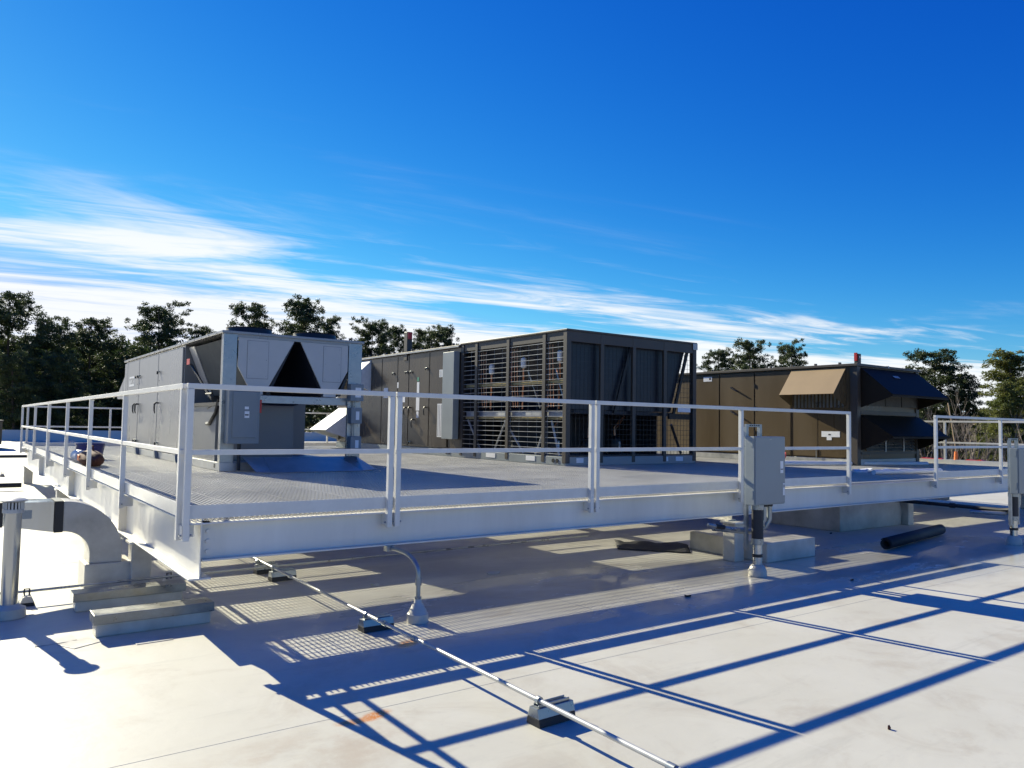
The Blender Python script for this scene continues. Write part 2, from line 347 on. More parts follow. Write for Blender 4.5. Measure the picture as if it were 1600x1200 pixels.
# columns wrapped in white membrane
for (cx, cy, top) in ((0.14, 2.36, 0.444), (0.14, 9.2, 0.444), (0.14, 16.6, 0.444), (6.70, 0.10, 0.499), (6.72, 8.5, 0.499), (12.6, 0.9, 0.499), (12.6, 9.0, 0.499), (18.1, 1.0, 0.444), (18.1, 9.0, 0.444), (6.72, 16.4, 0.499), (12.6, 16.4, 0.499)):
    MB().box(cx-0.095, cx+0.095, cy-0.095, cy+0.095, 0.0, top-0.02).build('column', 'tpo', pf, 0.012)
    MB().box(cx-0.12, cx+0.12, cy-0.12, cy+0.12, top-0.02, top-0.0005).build('bearing_plate', 'steel', pf)
# bar grating panels: bearing bars along y, cross rods along x
PWd = 0.606; rows = [(DY0+0.012, 5.66), (5.67, 11.32), (11.33, DY1)]
gm = {}
for r, (a, b) in enumerate(rows):
    mb = MB()
    nb_ = 15
    for i in range(nb_):
        x = 0.012+i*(PWd-0.0275)/(nb_-1)
        mb.box(x-0.0052, x+0.0052, a, b, DK-0.004, DK)          # flat top flange of each bar
        mb.box(x-0.0013, x+0.0013, a, b, DK-0.021, DK-0.0042)   # and its web
    yy = a+0.05
    while yy < b:
        mb.box(0.0, PWd-0.004, yy-0.0045, yy+0.0045, DK-0.0036, DK-0.0004); yy += 0.1016
    mb.box(0, PWd-0.004, a-0.0001, a+0.0045, DK-0.0212, DK-0.0002) if r else None
    mb.box(0, PWd-0.004, b-0.0045, b+0.0001, DK-0.0212, DK-0.0002)
    gm[r] = mb.mesh('grating_panel', M['grate'], (9-DX0, 8.5, 0))
x = 0.0
while x < DX1-DX0-0.3:
    for r in range(3):
        o = bpy.data.objects.new('grating_panel', gm[r]); col.objects.link(o); o.parent = pf; o.location = (x, 0, 0); made.append(o)
    x += PWd
# saddle clips that hold the panels, a small dark dot row here and there
for i in range(14):
    cx = 0.35+i*1.212
    MB().box(cx-0.03, cx+0.03, 0.30, 0.33, DK, DK+0.006).build('grating_clip', 'galv', pf)

# ------------------------------------------------------------------ guardrails
RT_ = DK+1.05
def rail_section(label, axis, c, a, b, posts, toe=True, out=-1, foot=True, mids=True):
    """posts stand at coordinate c; out = outward direction of the other axis"""
    def bx(mb, p0, p1, q0, q1, z0, z1):
        return mb.box(p0, p1, q0, q1, z0, z1) if axis == 0 else mb.box(q0, q1, p0, p1, z0, z1)
    t = thing('guardrail', ((a+b)/2, c, DK) if axis == 0 else (c, (a+b)/2, DK), label, 'guardrail', 'guardrail sections round the platform')
    h = 0.021
    bx(MB(), a, b, c-h, c+h, RT_-0.042, RT_).build('top_rail', 'rail', t, 0.003)
    cuts = sorted(posts)
    bx(MB(), a+0.004, b-0.004, c-0.019, c+0.019, RT_-0.533-0.02, RT_-0.533+0.02).build('mid_rail', 'rail', t, 0.003)
    for p in posts:
        bx(MB(), p-0.0235, p+0.0235, c-0.0235, c+0.0235, 0.755, RT_-0.043).build('post', 'rail', t, 0.003)
        if foot:
            q0, q1 = (c+0.0245, c+0.105) if out < 0 else (c-0.105, c-0.0245)
            if axis == 0: q1 = 0.058 if out < 0 else q1; q0 = q0 if out < 0 else c-0.06
            bx(MB(), p-0.030, p-0.0235-0.0005, c-0.01, max(q0, q1) if out < 0 else c+0.01, 0.775, 0.875).build('bracket', 'steel', t)
            bx(MB(), p+0.0240, p+0.030, c-0.01, max(q0, q1) if out < 0 else c+0.01, 0.775, 0.875).build('bracket', 'steel', t)
            mb = MB()
            for zb in (0.80,):
                e = c-0.045 if out < 0 else c+0.045
                f_ = c-0.02 if out < 0 else c+0.02
                if axis == 0: mb.tube([(p-0.045, c, zb), (p+0.045, c, zb)], 0.009, 6)
                else: mb.tube([(c, p-0.045, zb), (c, p+0.045, zb)], 0.009, 6)
            mb.build('bolt', 'galv', t)
    if toe:
        s = 0.0245 if out < 0 else -0.0305
        bx(MB(), a, b, c+s, c+s+0.006, DK+0.004, DK+0.108).build('toe_board', 'rail', t)
    return t
FC = -0.03
rail_section('short front guardrail section at the near left corner of the platform', 0, FC, -0.02, 1.755, [0.005, 1.725])
rail_section('front guardrail section in front of the gap between the silver and brown units', 0, FC, 1.770, 4.165, [1.80, 4.135])
rail_section('long front guardrail section with the grey disconnect cabinet before it', 0, FC, 4.185, 9.19, [4.215, 6.68, 9.165])
rail_section('front guardrail section at the right edge beyond the opening', 0, FC, 11.75, 16.72, [11.78, 14.24, 16.69])
rail_section('near left guardrail section running back along the silver unit', 1, -0.02, 0.03, 10.29, [0.075, 2.57, 5.0, 7.49, 10.26])
rail_section('far left guardrail section ending at the rear corner', 1, -0.02, 10.31, 17.02, [10.345, 13.2, 16.96])
rail_section('rear guardrail section behind the silver unit', 0, DY1+0.03, 0.04, 6.1, [0.10, 2.0, 4.1, 6.06], out=1)
rail_section('rear guardrail section behind the tall brown cage unit', 0, DY1+0.03, 6.12, 12.2, [6.16, 8.2, 10.2, 12.16], out=1)
rail_section('right side guardrail section seen past the hooded brown unit', 1, DX1+0.03, 0.4, 9.0, [0.43, 2.8, 5.2, 8.97], out=1)

# ------------------------------------------------------------------ silver rooftop unit
def handle(parent, x, y, z, big=True):
    """a door handle on a face that looks towards -x"""
    if big:
        MB().tube([(x, y, z+0.03), (x-0.05, y, z+0.035), (x-0.075, y-0.01, z+0.0), (x-0.075, y-0.015, z-0.12), (x-0.06, y-0.015, z-0.17)], [0.016, 0.018, 0.018, 0.014, 0.010], 6).build('handle', 'black', parent, smooth=True)
    else:
        MB().box(x-0.03, x, y-0.05, y+0.05, z-0.016, z+0.016).build('latch', 'galv', parent, 0.004)
        MB().box(x-0.055, x-0.028, y-0.02, y+0.02, z-0.05, z+0.01).build('latch_lever', 'black', parent, 0.004)
X0, X1, Y0, YC, Y1, ZT = 1.78, 4.03, 5.60, 8.05, 13.70, 3.02
u1 = thing('rooftop_unit', ((X0+X1)/2, 9.6, DK), 'silver rooftop air handling unit with two V shaped condenser panels and doors', 'rooftop unit', 'rooftop units on the platform')
MB().box(X0+0.02, X1-0.02, YC, Y1, DK+0.14, ZT-0.03).build('cabinet', 'silver', u1, 0.006)
tp = MB().box(X0-0.03, X1+0.03, Y0-0.02, Y1+0.03, ZT-0.03, ZT+0.012).build('roof_panel', 'silver', u1, 0.006)
for i in range(18):
    yy = Y0+0.3+i*0.45
    MB().tube([(X0-0.030, yy, ZT-0.012), (X0-0.037, yy, ZT-0.012)], 0.010, 6).build('screw', 'galv', tp)
MB().box(X0, X1, Y0+0.0, Y1, DK+0.003, DK+0.13).build('base_rail', 'galvdull', u1, 0.005)
MB().box(X0-0.003, X0+0.001, Y0+0.22, Y0+0.30, DK+0.045, DK+0.105).build('lifting_hole', 'black', u1)
doors = [(8.09, 10.02, True), (10.06, 11.94, True), (11.98, 13.30, True), (13.33, 13.68, False)]
for i, (a, b, hd) in enumerate(doors):
    d = MB().box(X0-0.012, X0+0.019, a, b, DK+0.17, ZT-0.07).build('door', 'silver', u1, 0.005)
    if hd:
        hy = b-0.10 if i < 2 else a+0.14
        if i == 1: hy = b-0.06
        handle(d, X0-0.012, hy, 2.60, False); handle(d, X0-0.012, hy, 1.96, True); handle(d, X0-0.012, hy, 1.22, False)
        for q in range(3): MB().box(X0-0.015, X0-0.0125, hy-0.015, hy+0.015, 2.42-q*0.13, 2.435-q*0.13).build('door_mark', 'ink', d)
lb = MB().box(X0-0.016, X0-0.0125, 12.48, 13.06, 2.40, 2.62).build('name_plate', 'white', u1)
def text_mesh(s, size):
    cu = bpy.data.curves.new('t', 'FONT'); cu.body = s; cu.size = size; cu.align_x = 'CENTER'; cu.align_y = 'CENTER'; cu.extrude = 0.0008
    to = bpy.data.objects.new('t', cu); col.objects.link(to); dg = bpy.context.evaluated_depsgraph_get()
    me = bpy.data.meshes.new_from_object(to.evaluated_get(dg)); bpy.data.objects.remove(to); bpy.data.curves.remove(cu); return me
def put_text(s, size, m, parent, loc, face, name='lettering', sx=1.0):
    me = text_mesh(s, size); me.materials.clear(); me.materials.append(M[m])
    if face == '-x': T = Matrix(((0,0,-1),(-1,0,0),(0,1,0)))
    else: T = Matrix(((1,0,0),(0,0,-1),(0,1,0)))
    po = parent['_o']
    me.transform(Matrix.Translation(Vector(loc)-Vector(po)) @ T.to_4x4() @ Matrix.Diagonal((sx,1,1,1)))
    o = bpy.data.objects.new(name, me); col.objects.link(o); o.parent = parent; o['_o'] = tuple(po); made.append(o); return o
put_text('YORK', 0.20, 'ink', lb, (X0-0.0165, 12.77, 2.505), '-x')
# condenser end: posts, V panels, coils, fans
for (a, b, m_) in ((X0, X0+0.20, 'galv'), (X1-0.235, X1, 'galv')):
    MB().box(a, b, Y0, Y0+0.045, DK+0.13, ZT-0.031).build('corner_post', m_, u1, 0.004)
MB().box(X0, X0+0.035, Y0+0.046, Y0+0.12, DK+0.13, ZT-0.031).build('corner_post', 'silver', u1, 0.003)
MB().box(X1-0.035, X1, Y0+0.046, Y0+0.12, DK+0.13, ZT-0.031).build('corner_post', 'silver', u1, 0.003)
MB().box(X0+0.2, X1-0.235, Y0+0.004, Y0+0.04, ZT-0.075, ZT-0.031).build('header', 'silver', u1)
def vpanel(poly, sc):
    o = MB().prism(poly, 1, Y0+0.008, Y0+0.034).build('condenser_end_panel', 'silverlight', u1, 0.003)
    a0, a1, z0, z1 = sc
    MB().box(a0-0.006, a1+0.006, Y0+0.0066, Y0+0.0078, z0-0.006, z1+0.006).build('cover_gasket', 'silverin', o)
    MB().box(a0, a1, Y0+0.0035, Y0+0.0065, z0, z1).build('access_cover', 'silverlight', o, 0.002)
    for sx in (a0+0.03, a1-0.03):
        for sz in (z0+0.04, (z0+z1)/2, z1-0.04):
            MB().tube([(sx, Y0+0.0035, sz), (sx, Y0+0.0, sz)], 0.007, 6).build('screw', 'galv', o)
ztp = ZT-0.076
vpanel([(2.0, ztp), (2.0, 2.50), (2.16, 2.21), (2.48, 2.21), (2.87, ztp)], (2.14, 2.46, 2.33, ztp-0.04))
vpanel([(2.97, ztp), (3.34, 2.21), (3.62, 2.21), (3.785, 2.52), (3.785, ztp)], (3.36, 3.66, 2.33, ztp-0.04))
for (xa, xb) in ((1.86, 2.20), (2.84, 2.46), (3.00, 3.36), (3.97, 3.64)):
    sgn = 0.05
    MB().prism([(xa, 2.93), (xa+sgn, 2.93), (xb+sgn, 2.10), (xb, 2.10)], 1, Y0+0.06, YC-0.06).build('coil', 'coil' if 2.5 < xa < 3.2 else 'filter', u1)
MB().prism([(1.842, 2.94), (1.857, 2.94), (2.197, 2.08), (2.182, 2.08)], 1, YC-0.42, YC-0.07).build('coil_edge_strip', 'silverlight', u1)
MB().box(X0+0.02, X1-0.02, YC-0.019, YC-0.001, DK+0.14, ZT-0.04).build('bulkhead', 'silverin', u1)
MB().box(X0+0.22, X1-0.22, Y0+0.05, Y0+0.16, 1.955, 2.075).build('cross_beam', 'galv', u1, 0.004)
for xx in (2.30, 3.50): MB().box(xx-0.11, xx+0.11, Y0+0.052, Y0+0.15, 2.08, 2.20).build('coil_support', 'galvdull', u1, 0.008)
MB().box(X0+0.045, 3.06, 6.05, YC-0.03, DK+0.131, 1.93).build('compressor_housing', 'silverin', u1, 0.006)
MB().tube([(1.99, 5.9, 2.0), (2.6, 5.85, 1.94), (2.95, 5.85, 1.94), (3.05, 5.86, 1.96)], 0.018, 6).build('refrigerant_pipe', 'black', u1, smooth=True)
MB().tube([(1.80, 7.6, 2.62), (1.86, 7.0, 2.25), (1.9, 6.6, 2.02)], 0.022, 6).build('refrigerant_pipe', 'black', u1, smooth=True)
MB().tube([(1.83, 6.7, 2.1), (1.83, 6.35, 2.1), (1.83, 6.3, 1.9), (1.83, 6.55, 1.86)], 0.014, 6).build('refrigerant_pipe', 'black', u1, smooth=True)
MB().tube([(1.81, 5.85, 2.0), (1.81, 6.0, 1.8), (1.81, 6.35, 1.62), (1.81, 6.5, 1.62)], 0.03, 6).build('refrigerant_pipe', 'black', u1, smooth=True)
MB().box(1.795, 1.90, 5.7, YC-0.06, 1.90, 1.955).build('side_rail', 'dark', u1)
MB().box(X0-0.02, X0-0.017, 7.55, 7.75, 2.62, 2.72).build('warning_sticker', 'red', u1)
for (fx, fy) in ((2.35, 6.25), (3.45, 6.25), (2.35, 7.45), (3.45, 7.45)):
    f = MB().lathe(fx, fy, [(0.36, ZT+0.012), (0.37, ZT+0.03), (0.35, ZT+0.12), (0.36, ZT+0.135), (0.33, ZT+0.135), (0.32, ZT+0.02)], 28).build('condenser_fan', 'black', u1, smooth=True)
    mb = MB()
    for q in range(5): mb.tube([(fx+rr_*math.cos(q*math.pi/5), fy+rr_*math.sin(q*math.pi/5), ZT+0.14) for rr_ in (-0.34, 0.34)], 0.005, 5)
    mb.build('fan_guard', 'black', f)
# electrical boxes on the corner posts
db = MB().box(1.83, 2.29, 5.40, 5.598, 1.33, 2.15).build('disconnect_box', 'boxblue', u1, 0.008)
MB().box(1.885, 2.245, 5.385, 5.3995, 1.42, 2.11).build('box_cover', 'boxblue', db, 0.012)
for (a, b, c, d) in ((2.06, 2.12, 1.85, 1.89), (2.06, 2.13, 1.72, 1.82)): MB().box(a, b, 5.382, 5.3845, c, d).build('sticker', 'white', db)
MB().box(2.065, 2.12, 5.3805, 5.3815, 1.755, 1.775).build('sticker_print', 'ink', db)
MB().box(2.292, 2.33, 5.44, 5.50, 1.80, 2.0).build('switch_handle', 'red', db)
MB().tube([(2.03, 5.50, 1.33), (2.03, 5.50, DK+0.02)], 0.028, 8).build('conduit', 'dark', u1)
for (a, b, z0, z1) in ((3.79, 4.02, 2.03, 2.31), (3.81, 4.0, 1.66, 1.92), (3.81, 4.0, 1.20, 1.45)):
    e = MB().box(a, b, 5.47, 5.598, z0, z1).build('junction_box', 'boxblue', u1, 0.006)
    MB().box(a+0.08, b-0.05, 5.4665, 5.4695, z0+0.06, z1-0.06).build('sticker', 'white', e)
MB().tube([(3.9, 5.54, 2.03), (3.9, 5.54, 1.92)], 0.016, 8).build('conduit', 'galv', u1)
MB().tube([(3.9, 5.54, 1.66), (3.9, 5.54, 1.45)], 0.016, 8).build('conduit', 'galv', u1)
# low sheet metal skirt leaning out to the deck
MB().quad((2.35, 4.95, DK+0.012), (3.80, 4.95, DK+0.012), (3.62, 5.55, DK+0.21), (2.42, 5.55, DK+0.21), 0.004).build('skirt', 'galvdull', u1)
MB().quad((2.16, 5.05, DK+0.012), (2.345, 4.95, DK+0.012), (2.415, 5.55, DK+0.21), (2.10, 5.55, DK+0.215), 0.004).build('skirt_wing', 'galvdull', u1)
MB().quad((3.81, 4.95, DK+0.012), (4.15, 5.2, DK+0.012), (3.95, 5.55, DK+0.21), (3.625, 5.55, DK+0.21), 0.004).build('skirt_wing', 'galv', u1)
# lifting lugs along the base and a small weather hood at the back
for yy in (8.2, 9.9, 11.8):
    MB().prism([(yy-0.09, DK+0.01), (yy+0.09, DK+0.01), (yy+0.05, DK+0.17), (yy-0.02, DK+0.17)], 0, X0-0.06, X0-0.003).build('lifting_lug', 'boxgrey', u1, 0.004)
MB().prism([(13.70, 2.75), (13.70, 2.15), (14.75, 2.15), (14.85, 2.22)], 0, X0+0.02, X1-0.1).build('weather_hood', 'silver', u1)

# ------------------------------------------------------------------ tall brown unit with open coil cage
BX0, BX1, BY0, BYC, BY1, BZ = 8.02, 11.74, 5.04, 8.86, 15.9, 3.555
u2 = thing('rooftop_unit', ((BX0+BX1)/2, 10, DK), 'tall dark brown rooftop unit with wire caged condenser coils facing the camera', 'rooftop unit', 'rooftop units on the platform')
MB().box(BX0+0.01, BX1-0.01, BY0+0.01, BY1, DK+0.003, DK+0.17).build('base_rail', 'boxgrey', u2, 0.005)
for (x_, y_, w_, d_) in [(BX0, BY0, 0.11, 0.11), (BX0, 5.70, 0.07, 0.10), (BX0, 6.94, 0.07, 0.10), (BX0, 8.16, 0.07, 0.10), (BX0, 8.74, 0.07, 0.11),
                         (8.90, BY0, 0.09, 0.06), (9.79, BY0, 0.09, 0.06), (10.71, BY0, 0.09, 0.06), (BX1-0.11, BY0, 0.11, 0.11), (BX1-0.07, 6.94, 0.07, 0.10), (BX1-0.07, 8.74, 0.07, 0.11)]:
    MB().box(x_, x_+w_, y_, y_+d_, DK+0.05, BZ-0.04).build('cage_post', 'brownframe', u2, 0.006)
MB().box(BX0-0.012, BX1+0.012, BY0-0.012, BYC+0.02, BZ-0.04, BZ).build('roof_panel', 'brownframe', u2, 0.008)
MB().box(BX0+0.11, BX1-0.11, BY0+0.006, BY0+0.05, BZ-0.24, BZ-0.041).build('header', 'brownframe', u2, 0.004)
MB().box(BX0+0.02, BX0+0.06, BY0+0.11, BYC-0.12, BZ-0.20, BZ-0.041).build('header', 'brownframe', u2)
MB().box(BX1-0.13, BX1+0.015, BY0-0.016, BY0-0.0125, BZ-0.16, BZ-0.02).build('corner_cap', 'galvdull', u2)
# horizontal guard rods on the left side, one set for each bay
for (a, b) in ((5.155, 5.695), (5.805, 6.935), (7.045, 8.155), (8.265, 8.735)):
    mb = MB(); z = DK+0.22; i = 0
    while z < BZ-0.23:
        mb.tube([(BX0+0.02, a, z), (BX0+0.02, b, z)], 0.0058, 5); z += 0.104
    q = a+0.18
    while q < b: mb.tube([(BX0+0.027, q, DK+0.18), (BX0+0.027, q, BZ-0.22)], 0.002, 4); q += 0.30
    mb.build('rod_guard', 'galvdull', u2)
for (a, b) in ((8.135, 8.895), (8.995, 9.785), (9.885, 10.705), (10.805, 11.625)):
    mb = MB(); z = DK+0.2
    while z < BZ-0.25: mb.box(a, b, BY0+0.020, BY0+0.025, z-0.003, z+0.003); z += 0.102
    q = a+0.05
    while q < b: mb.box(q-0.003, q+0.003, BY0+0.0255, BY0+0.031, DK+0.18, BZ-0.245); q += 0.102
    mb.build('wire_guard', 'black', u2)
    mb2 = MB().box(a, b, BY0+0.012, BY0+0.019, DK+0.175, DK+0.205); mb2.build('guard_frame', 'black', u2)
for (xa, xb) in ((8.16, 8.82), (9.80, 9.33), (9.98, 10.52), (11.52, 11.06)):
    MB().prism([(xa, 3.42), (xa+0.05, 3.42), (xb+0.05, 2.02), (xb, 2.02)], 1, BY0+0.19, BYC-0.1).build('coil', 'coil', u2)
for (xa, xb) in ((9.80, 9.33), (11.52, 11.06)):
    MB().prism([(xa-0.008, 3.44), (xa+0.058, 3.44), (xb+0.058, 1.96), (xb-0.008, 1.96)], 1, BY0+0.055, BY0+0.099).build('coil_frame', 'black', u2)
MB().prism([(8.14, 3.43), (11.51, 3.43), (11.05, 2.01), (8.14, 2.01)], 1, BY0+0.15, BY0+0.17).build('coil_end_panel', 'coilnavy', u2)
MB().box(8.16, 10.99, 6.95, 7.0, DK+0.172, 1.92).build('dark_filler', 'dark', u2)  # added dark sheet standing in for the darkness behind the compressors
MB().box(8.3, 11.1, BY0+0.10, BYC-0.1, 1.93, 2.0).build('drain_pan', 'dark', u2)
MB().box(11.0, 11.03, BY0+0.5, BYC-0.05, DK+0.171, 1.93).build('dark_filler', 'dark', u2)  # added dark sheet closing the view through, so the inside reads black
MB().box(BX0+0.05, BX1-0.05, BYC-0.04, BYC-0.005, DK+0.171, BZ-0.05).build('bulkhead', 'dark', u2)  # brown cabinet wall coloured dark to stand in for shade inside the cage
MB().tube([(BX1-0.42, BY0+0.35, 1.75), (BX1-0.1, BY0+0.35, DK+0.2)], 0.03, 6).build('brace', 'black', u2)
MB().box(10.95, BX1-0.12, BY0+0.06, BY0+0.12, 1.86, 1.98).build('cross_member', 'black', u2)
MB().box(11.15, 11.55, BY0+0.003, BY0+0.0055, 2.02, 2.14).build('sticker', 'white', u2)
for (cx, cy, r_, h_) in ((8.75, 6.3, 0.16, 0.55), (9.35, 5.9, 0.15, 0.5), (10.1, 5.9, 0.16, 0.55), (10.6, 6.4, 0.15, 0.5)):
    c = MB().lathe(cx, cy, [(r_*0.8, DK+0.171), (r_, DK+0.22), (r_, DK+h_-0.08), (r_*0.7, DK+h_), (0.03, DK+h_+0.03)], 16).build('compressor', 'black', u2, smooth=True)
    MB().tube([(cx, cy, DK+h_), (cx, cy, DK+h_+0.2), (cx+0.1, cy, DK+h_+0.3), (cx+0.3, cy, 1.92)], 0.02, 6).build('discharge_pipe', 'copper', c, smooth=True)
    MB().box(cx-0.02, cx+0.02, cy-r_-0.006, cy-r_-0.001, DK+0.25, DK+0.45).build('sticker', 'white', c)
# pipework seen through the rods of the left side
for (yy, zz_) in ((5.42, 3.05), (6.62, 2.98), (7.80, 2.90)):
    f = MB().lathe(8.17, yy, [(0.02, zz_-0.12), (0.06, zz_-0.09), (0.06, zz_+0.09), (0.02, zz_+0.12)], 12).build('filter_drier', 'white', u2, smooth=True)
    MB().tube([(8.17, yy, zz_-0.12), (8.17, yy, zz_-0.5), (8.2, yy+0.06, zz_-0.6), (8.2, yy+0.06, 2.02)], 0.018, 6).build('liquid_pipe', 'copper', f, smooth=True)
    for q in range(3): MB().tube([(8.18, yy+0.25+q*0.09, 3.3), (8.16, yy+0.2+q*0.10, 2.6), (8.2, yy+0.22+q*0.08, 2.05)], 0.009, 5).build('capillary_pipe', 'copper', f, smooth=True)
MB().box(8.09, 8.14, BY0+0.13, BYC-0.15, 2.52, 2.575).build('cable_tray', 'brass', u2)
MB().box(8.09, 8.14, BY0+0.13, BYC-0.15, 1.80, 1.85).build('cable_tray', 'brass', u2)
MB().box(8.11, 8.13, BY0+0.13, BYC-0.15, 1.86, 1.97).build('terminal_strip', 'galvdull', u2)
for (a, b) in ((5.35, 5.6), (6.1, 5.75), (6.5, 7.2), (7.6, 7.15), (8.1, 8.65)):
    MB().tube([(8.12, a, DK+0.18), (8.12, b, 1.78)], 0.022, 5).build('brace', 'galvdull', u2)
for (a, b) in ((5.2, 5.5), (6.0, 6.4)):
    MB().tube([(8.15, a, 2.03), (8.13, b, 2.8)], 0.018, 5).build('brace', 'galv', u2)
# long cabinet behind the cage
MB().box(BX0+0.02, BX1-0.02, BYC+0.021, BY1, DK+0.172, 3.46).build('cabinet', 'brown2', u2, 0.006)
tr = MB().box(BX0-0.04, BX1+0.04, BYC+0.022, BY1+0.04, 3.461, 3.52).build('roof_panel', 'brownframe', u2, 0.006)
for i in range(14): MB().box(BX0-0.03, BX0+0.03, 9.2+i*0.5-0.02, 9.2+i*0.5+0.02, 3.5205, 3.58).build('roof_clip', 'brownframe', tr)
MB().box(BX0-0.055, BX0-0.041, BYC+0.03, BY1, 3.47, 3.50).build('drip_edge', 'galvdull', u2)
for (a, b) in ((9.42, 10.27), (10.30, 11.33), (11.36, 11.95), (11.98, 12.87), (12.90, 13.55)):
    MB().box(BX0-0.006, BX0+0.019, a, b, DK+0.21, 3.43).build('door', 'brown2', u2, 0.005)
MB().box(BX0-0.16, BX0-0.0065, 8.90, 9.40, 1.33, 3.36).build('wireway', 'boxgrey', u2, 0.005)
for (yy, zz_) in ((10.42, 2.05), (11.22, 2.05), (11.46, 2.05), (11.05, 1.74), (12.2, 2.05)): handle(u2, BX0-0.006, yy, zz_, True)
for (yy, zz_) in ((10.42, 3.05), (11.22, 3.0), (11.46, 3.0), (11.22, 1.2), (12.2, 3.0)): handle(u2, BX0-0.006, yy, zz_, False)
s_ = MB().box(BX0-0.0105, BX0-0.007, 9.50, 9.86, 1.36, 2.16).build('wiring_diagram', 'white', u2)
for q in range(5): MB().box(BX0-0.0125, BX0-0.0108, 9.53+q*0.07, 9.545+q*0.07, 1.38, 2.14).build('diagram_line', 'ink', s_)
s_ = MB().box(BX0-0.0105, BX0-0.007, 9.46, 9.80, 2.80, 2.98).build('wiring_diagram', 'white', u2)
for q in range(5): MB().box(BX0-0.0125, BX0-0.0108, 9.49+q*0.065, 9.50+q*0.065, 2.81, 2.97).build('diagram_line', 'ink', s_)
for (a, b, c, d) in ((10.78, 10.90, 2.44, 2.72), (10.76, 10.93, 2.0, 2.43), (10.79, 10.9, 1.82, 1.98), (11.52, 11.72, 2.22, 2.45), (12.5, 12.75, 2.35, 2.62), (11.9, 11.97, 2.6, 2.75)):
    MB().box(BX0-0.0105, BX0-0.0065, a, b, c, d).build('sticker', 'white', u2)
MB().box(BX0-0.0105, BX0-0.0065, 10.80, 10.90, 2.74, 2.84).build('sticker', 'green', u2)
st = MB().box(BX0-0.03, BX0+0.12, 11.44, 11.62, 3.30, 4.05).build('flue_stack', 'brownframe', u2, 0.01)
MB().box(BX0-0.02, BX0+0.09, 11.40, 11.438, 3.86, 4.03).build('flag', 'red', st)
# weather hoods at the far end of this unit, facing left
def hood_x(parent, xf, ya, yb, ztop, zlip, zback, out, m, shell=0.012):
    """weather hood on a face looking to -x: sloped top, two cheeks, open below"""
    h = MB().quad((xf, yb, ztop), (xf-out, yb, zlip), (xf-out, ya, zlip), (xf, ya, ztop), shell).build('hood', m, parent)
    for yy in (ya, yb-shell):
        MB().prism([(xf, ztop-0.014), (xf-out+0.004, zlip-0.014), (xf-out+0.03, zlip-0.05), (xf, zback)], 1, yy+0.0005, yy+shell).build('cheek', M['brown'] if m == 'hoodlit' else m, h)
    return h
hood_x(u2, BX0+0.02, 13.62, 15.8, 3.44, 2.85, 2.55, 0.62, 'foam')  # white colour paints in the sunlit look of the sloped tops
hood_x(u2, BX0+0.02, 14.6, 15.8, 2.10, 1.45, 1.15, 0.9, 'foam')
for (a, b) in ((8.30, 8.48), (8.86, 8.97), (10.74, 10.86), (11.1, 11.32)):
    MB().box(a, b, BY0+0.003, BY0+0.0095, DK+0.055, DK+0.15).build('sticker', 'white', u2)
for (a, b) in ((6.0, 6.3), (7.4, 7.75)): MB().box(BX0+0.002, BX0+0.0095, a, b, DK+0.055, DK+0.15).build('sticker', 'white', u2)
for yy in (5.3, 9.3, 10.4, 11.0): 
    for q in (0, 0.12): MB().tube([(BX0+0.009, yy+q, DK+0.09), (BX0-0.003, yy+q, DK+0.09)], 0.04, 8).build('lifting_hole', 'black', u2)

# ------------------------------------------------------------------ hooded brown unit on the right
CX0, CX1, CY0, CY1, CZ = 14.64, 17.35, 2.99, 10.5, 3.17
u3 = thing('rooftop_unit', ((CX0+CX1)/2, 6.5, DK), 'low brown rooftop unit with slanted intake hoods at its near end', 'rooftop unit', 'rooftop units on the platform')
MB().box(CX0+0.01, CX1-0.01, CY0+0.01, CY1, DK+0.003, DK+0.14).build('base_rail', 'galvdull', u3, 0.005)
MB().box(CX0+0.02, CX1-0.02, CY0+0.02, CY1, DK+0.141, CZ-0.06).build('cabinet', 'brown', u3, 0.006)
tr = MB().box(CX0-0.05, CX1+0.05, CY0-0.03, CY1+0.05, CZ-0.058, CZ).build('roof_panel', 'brownframe', u3, 0.006)
for i in range(12): MB().box(CX0-0.04, CX0+0.02, CY0+0.4+i*0.6-0.02, CY0+0.4+i*0.6+0.02, CZ+0.0005, CZ+0.04).build('roof_clip', 'brownframe', tr)
MB().box(15.9, 15.94, CY0-0.035, CY0+0.03, CZ-0.04, CZ+0.012).build('roof_seam', 'galvdull', tr)
for (x_, y_) in ((CX0, CY0), (CX1-0.13, CY0)):
    MB().box(x_-0.004, x_+0.13, y_-0.006, y_+0.16, DK+0.01, CZ-0.06).build('corner_post', 'brownframe', u3, 0.006)
for (a, b) in ((6.77, 7.6), (5.69, 6.73), (4.66, 5.65), (3.95, 4.58), (3.20, 3.93)):
    MB().box(CX0-0.006, CX0+0.019, a, b, DK+0.17, CZ-0.10).build('door', 'brown', u3, 0.005)
for zz_ in (2.72, 2.12):
    for yy in (6.35,): 
        MB().tube([(CX0-0.006, yy, zz_), (CX0-0.06, yy, zz_), (CX0-0.07, yy-0.14, zz_-0.07), (CX0-0.06, yy-0.2, zz_-0.10)], [0.022, 0.025, 0.02, 0.016], 6).build('handle', 'black', u3, smooth=True)
for zz_ in (2.75, 2.2, 1.6): MB().tube([(CX0-0.012, 5.67, zz_-0.05), (CX0-0.012, 5.67, zz_+0.05)], 0.012, 6).build('hinge', 'dark', u3)
s_ = MB().box(CX0-0.0105, CX0-0.0065, 7.0, 7.28, 2.91, 3.03).build('sticker', 'white', u3)
MB().box(CX0-0.0125, CX0-0.0108, 7.03, 7.09, 2.95, 3.01).build('sticker_print', 'ink', s_)
s_ = MB().box(CX0-0.0105, CX0-0.0065, 3.40, 3.85, 1.53, 1.66).build('sticker', 'white', u3)
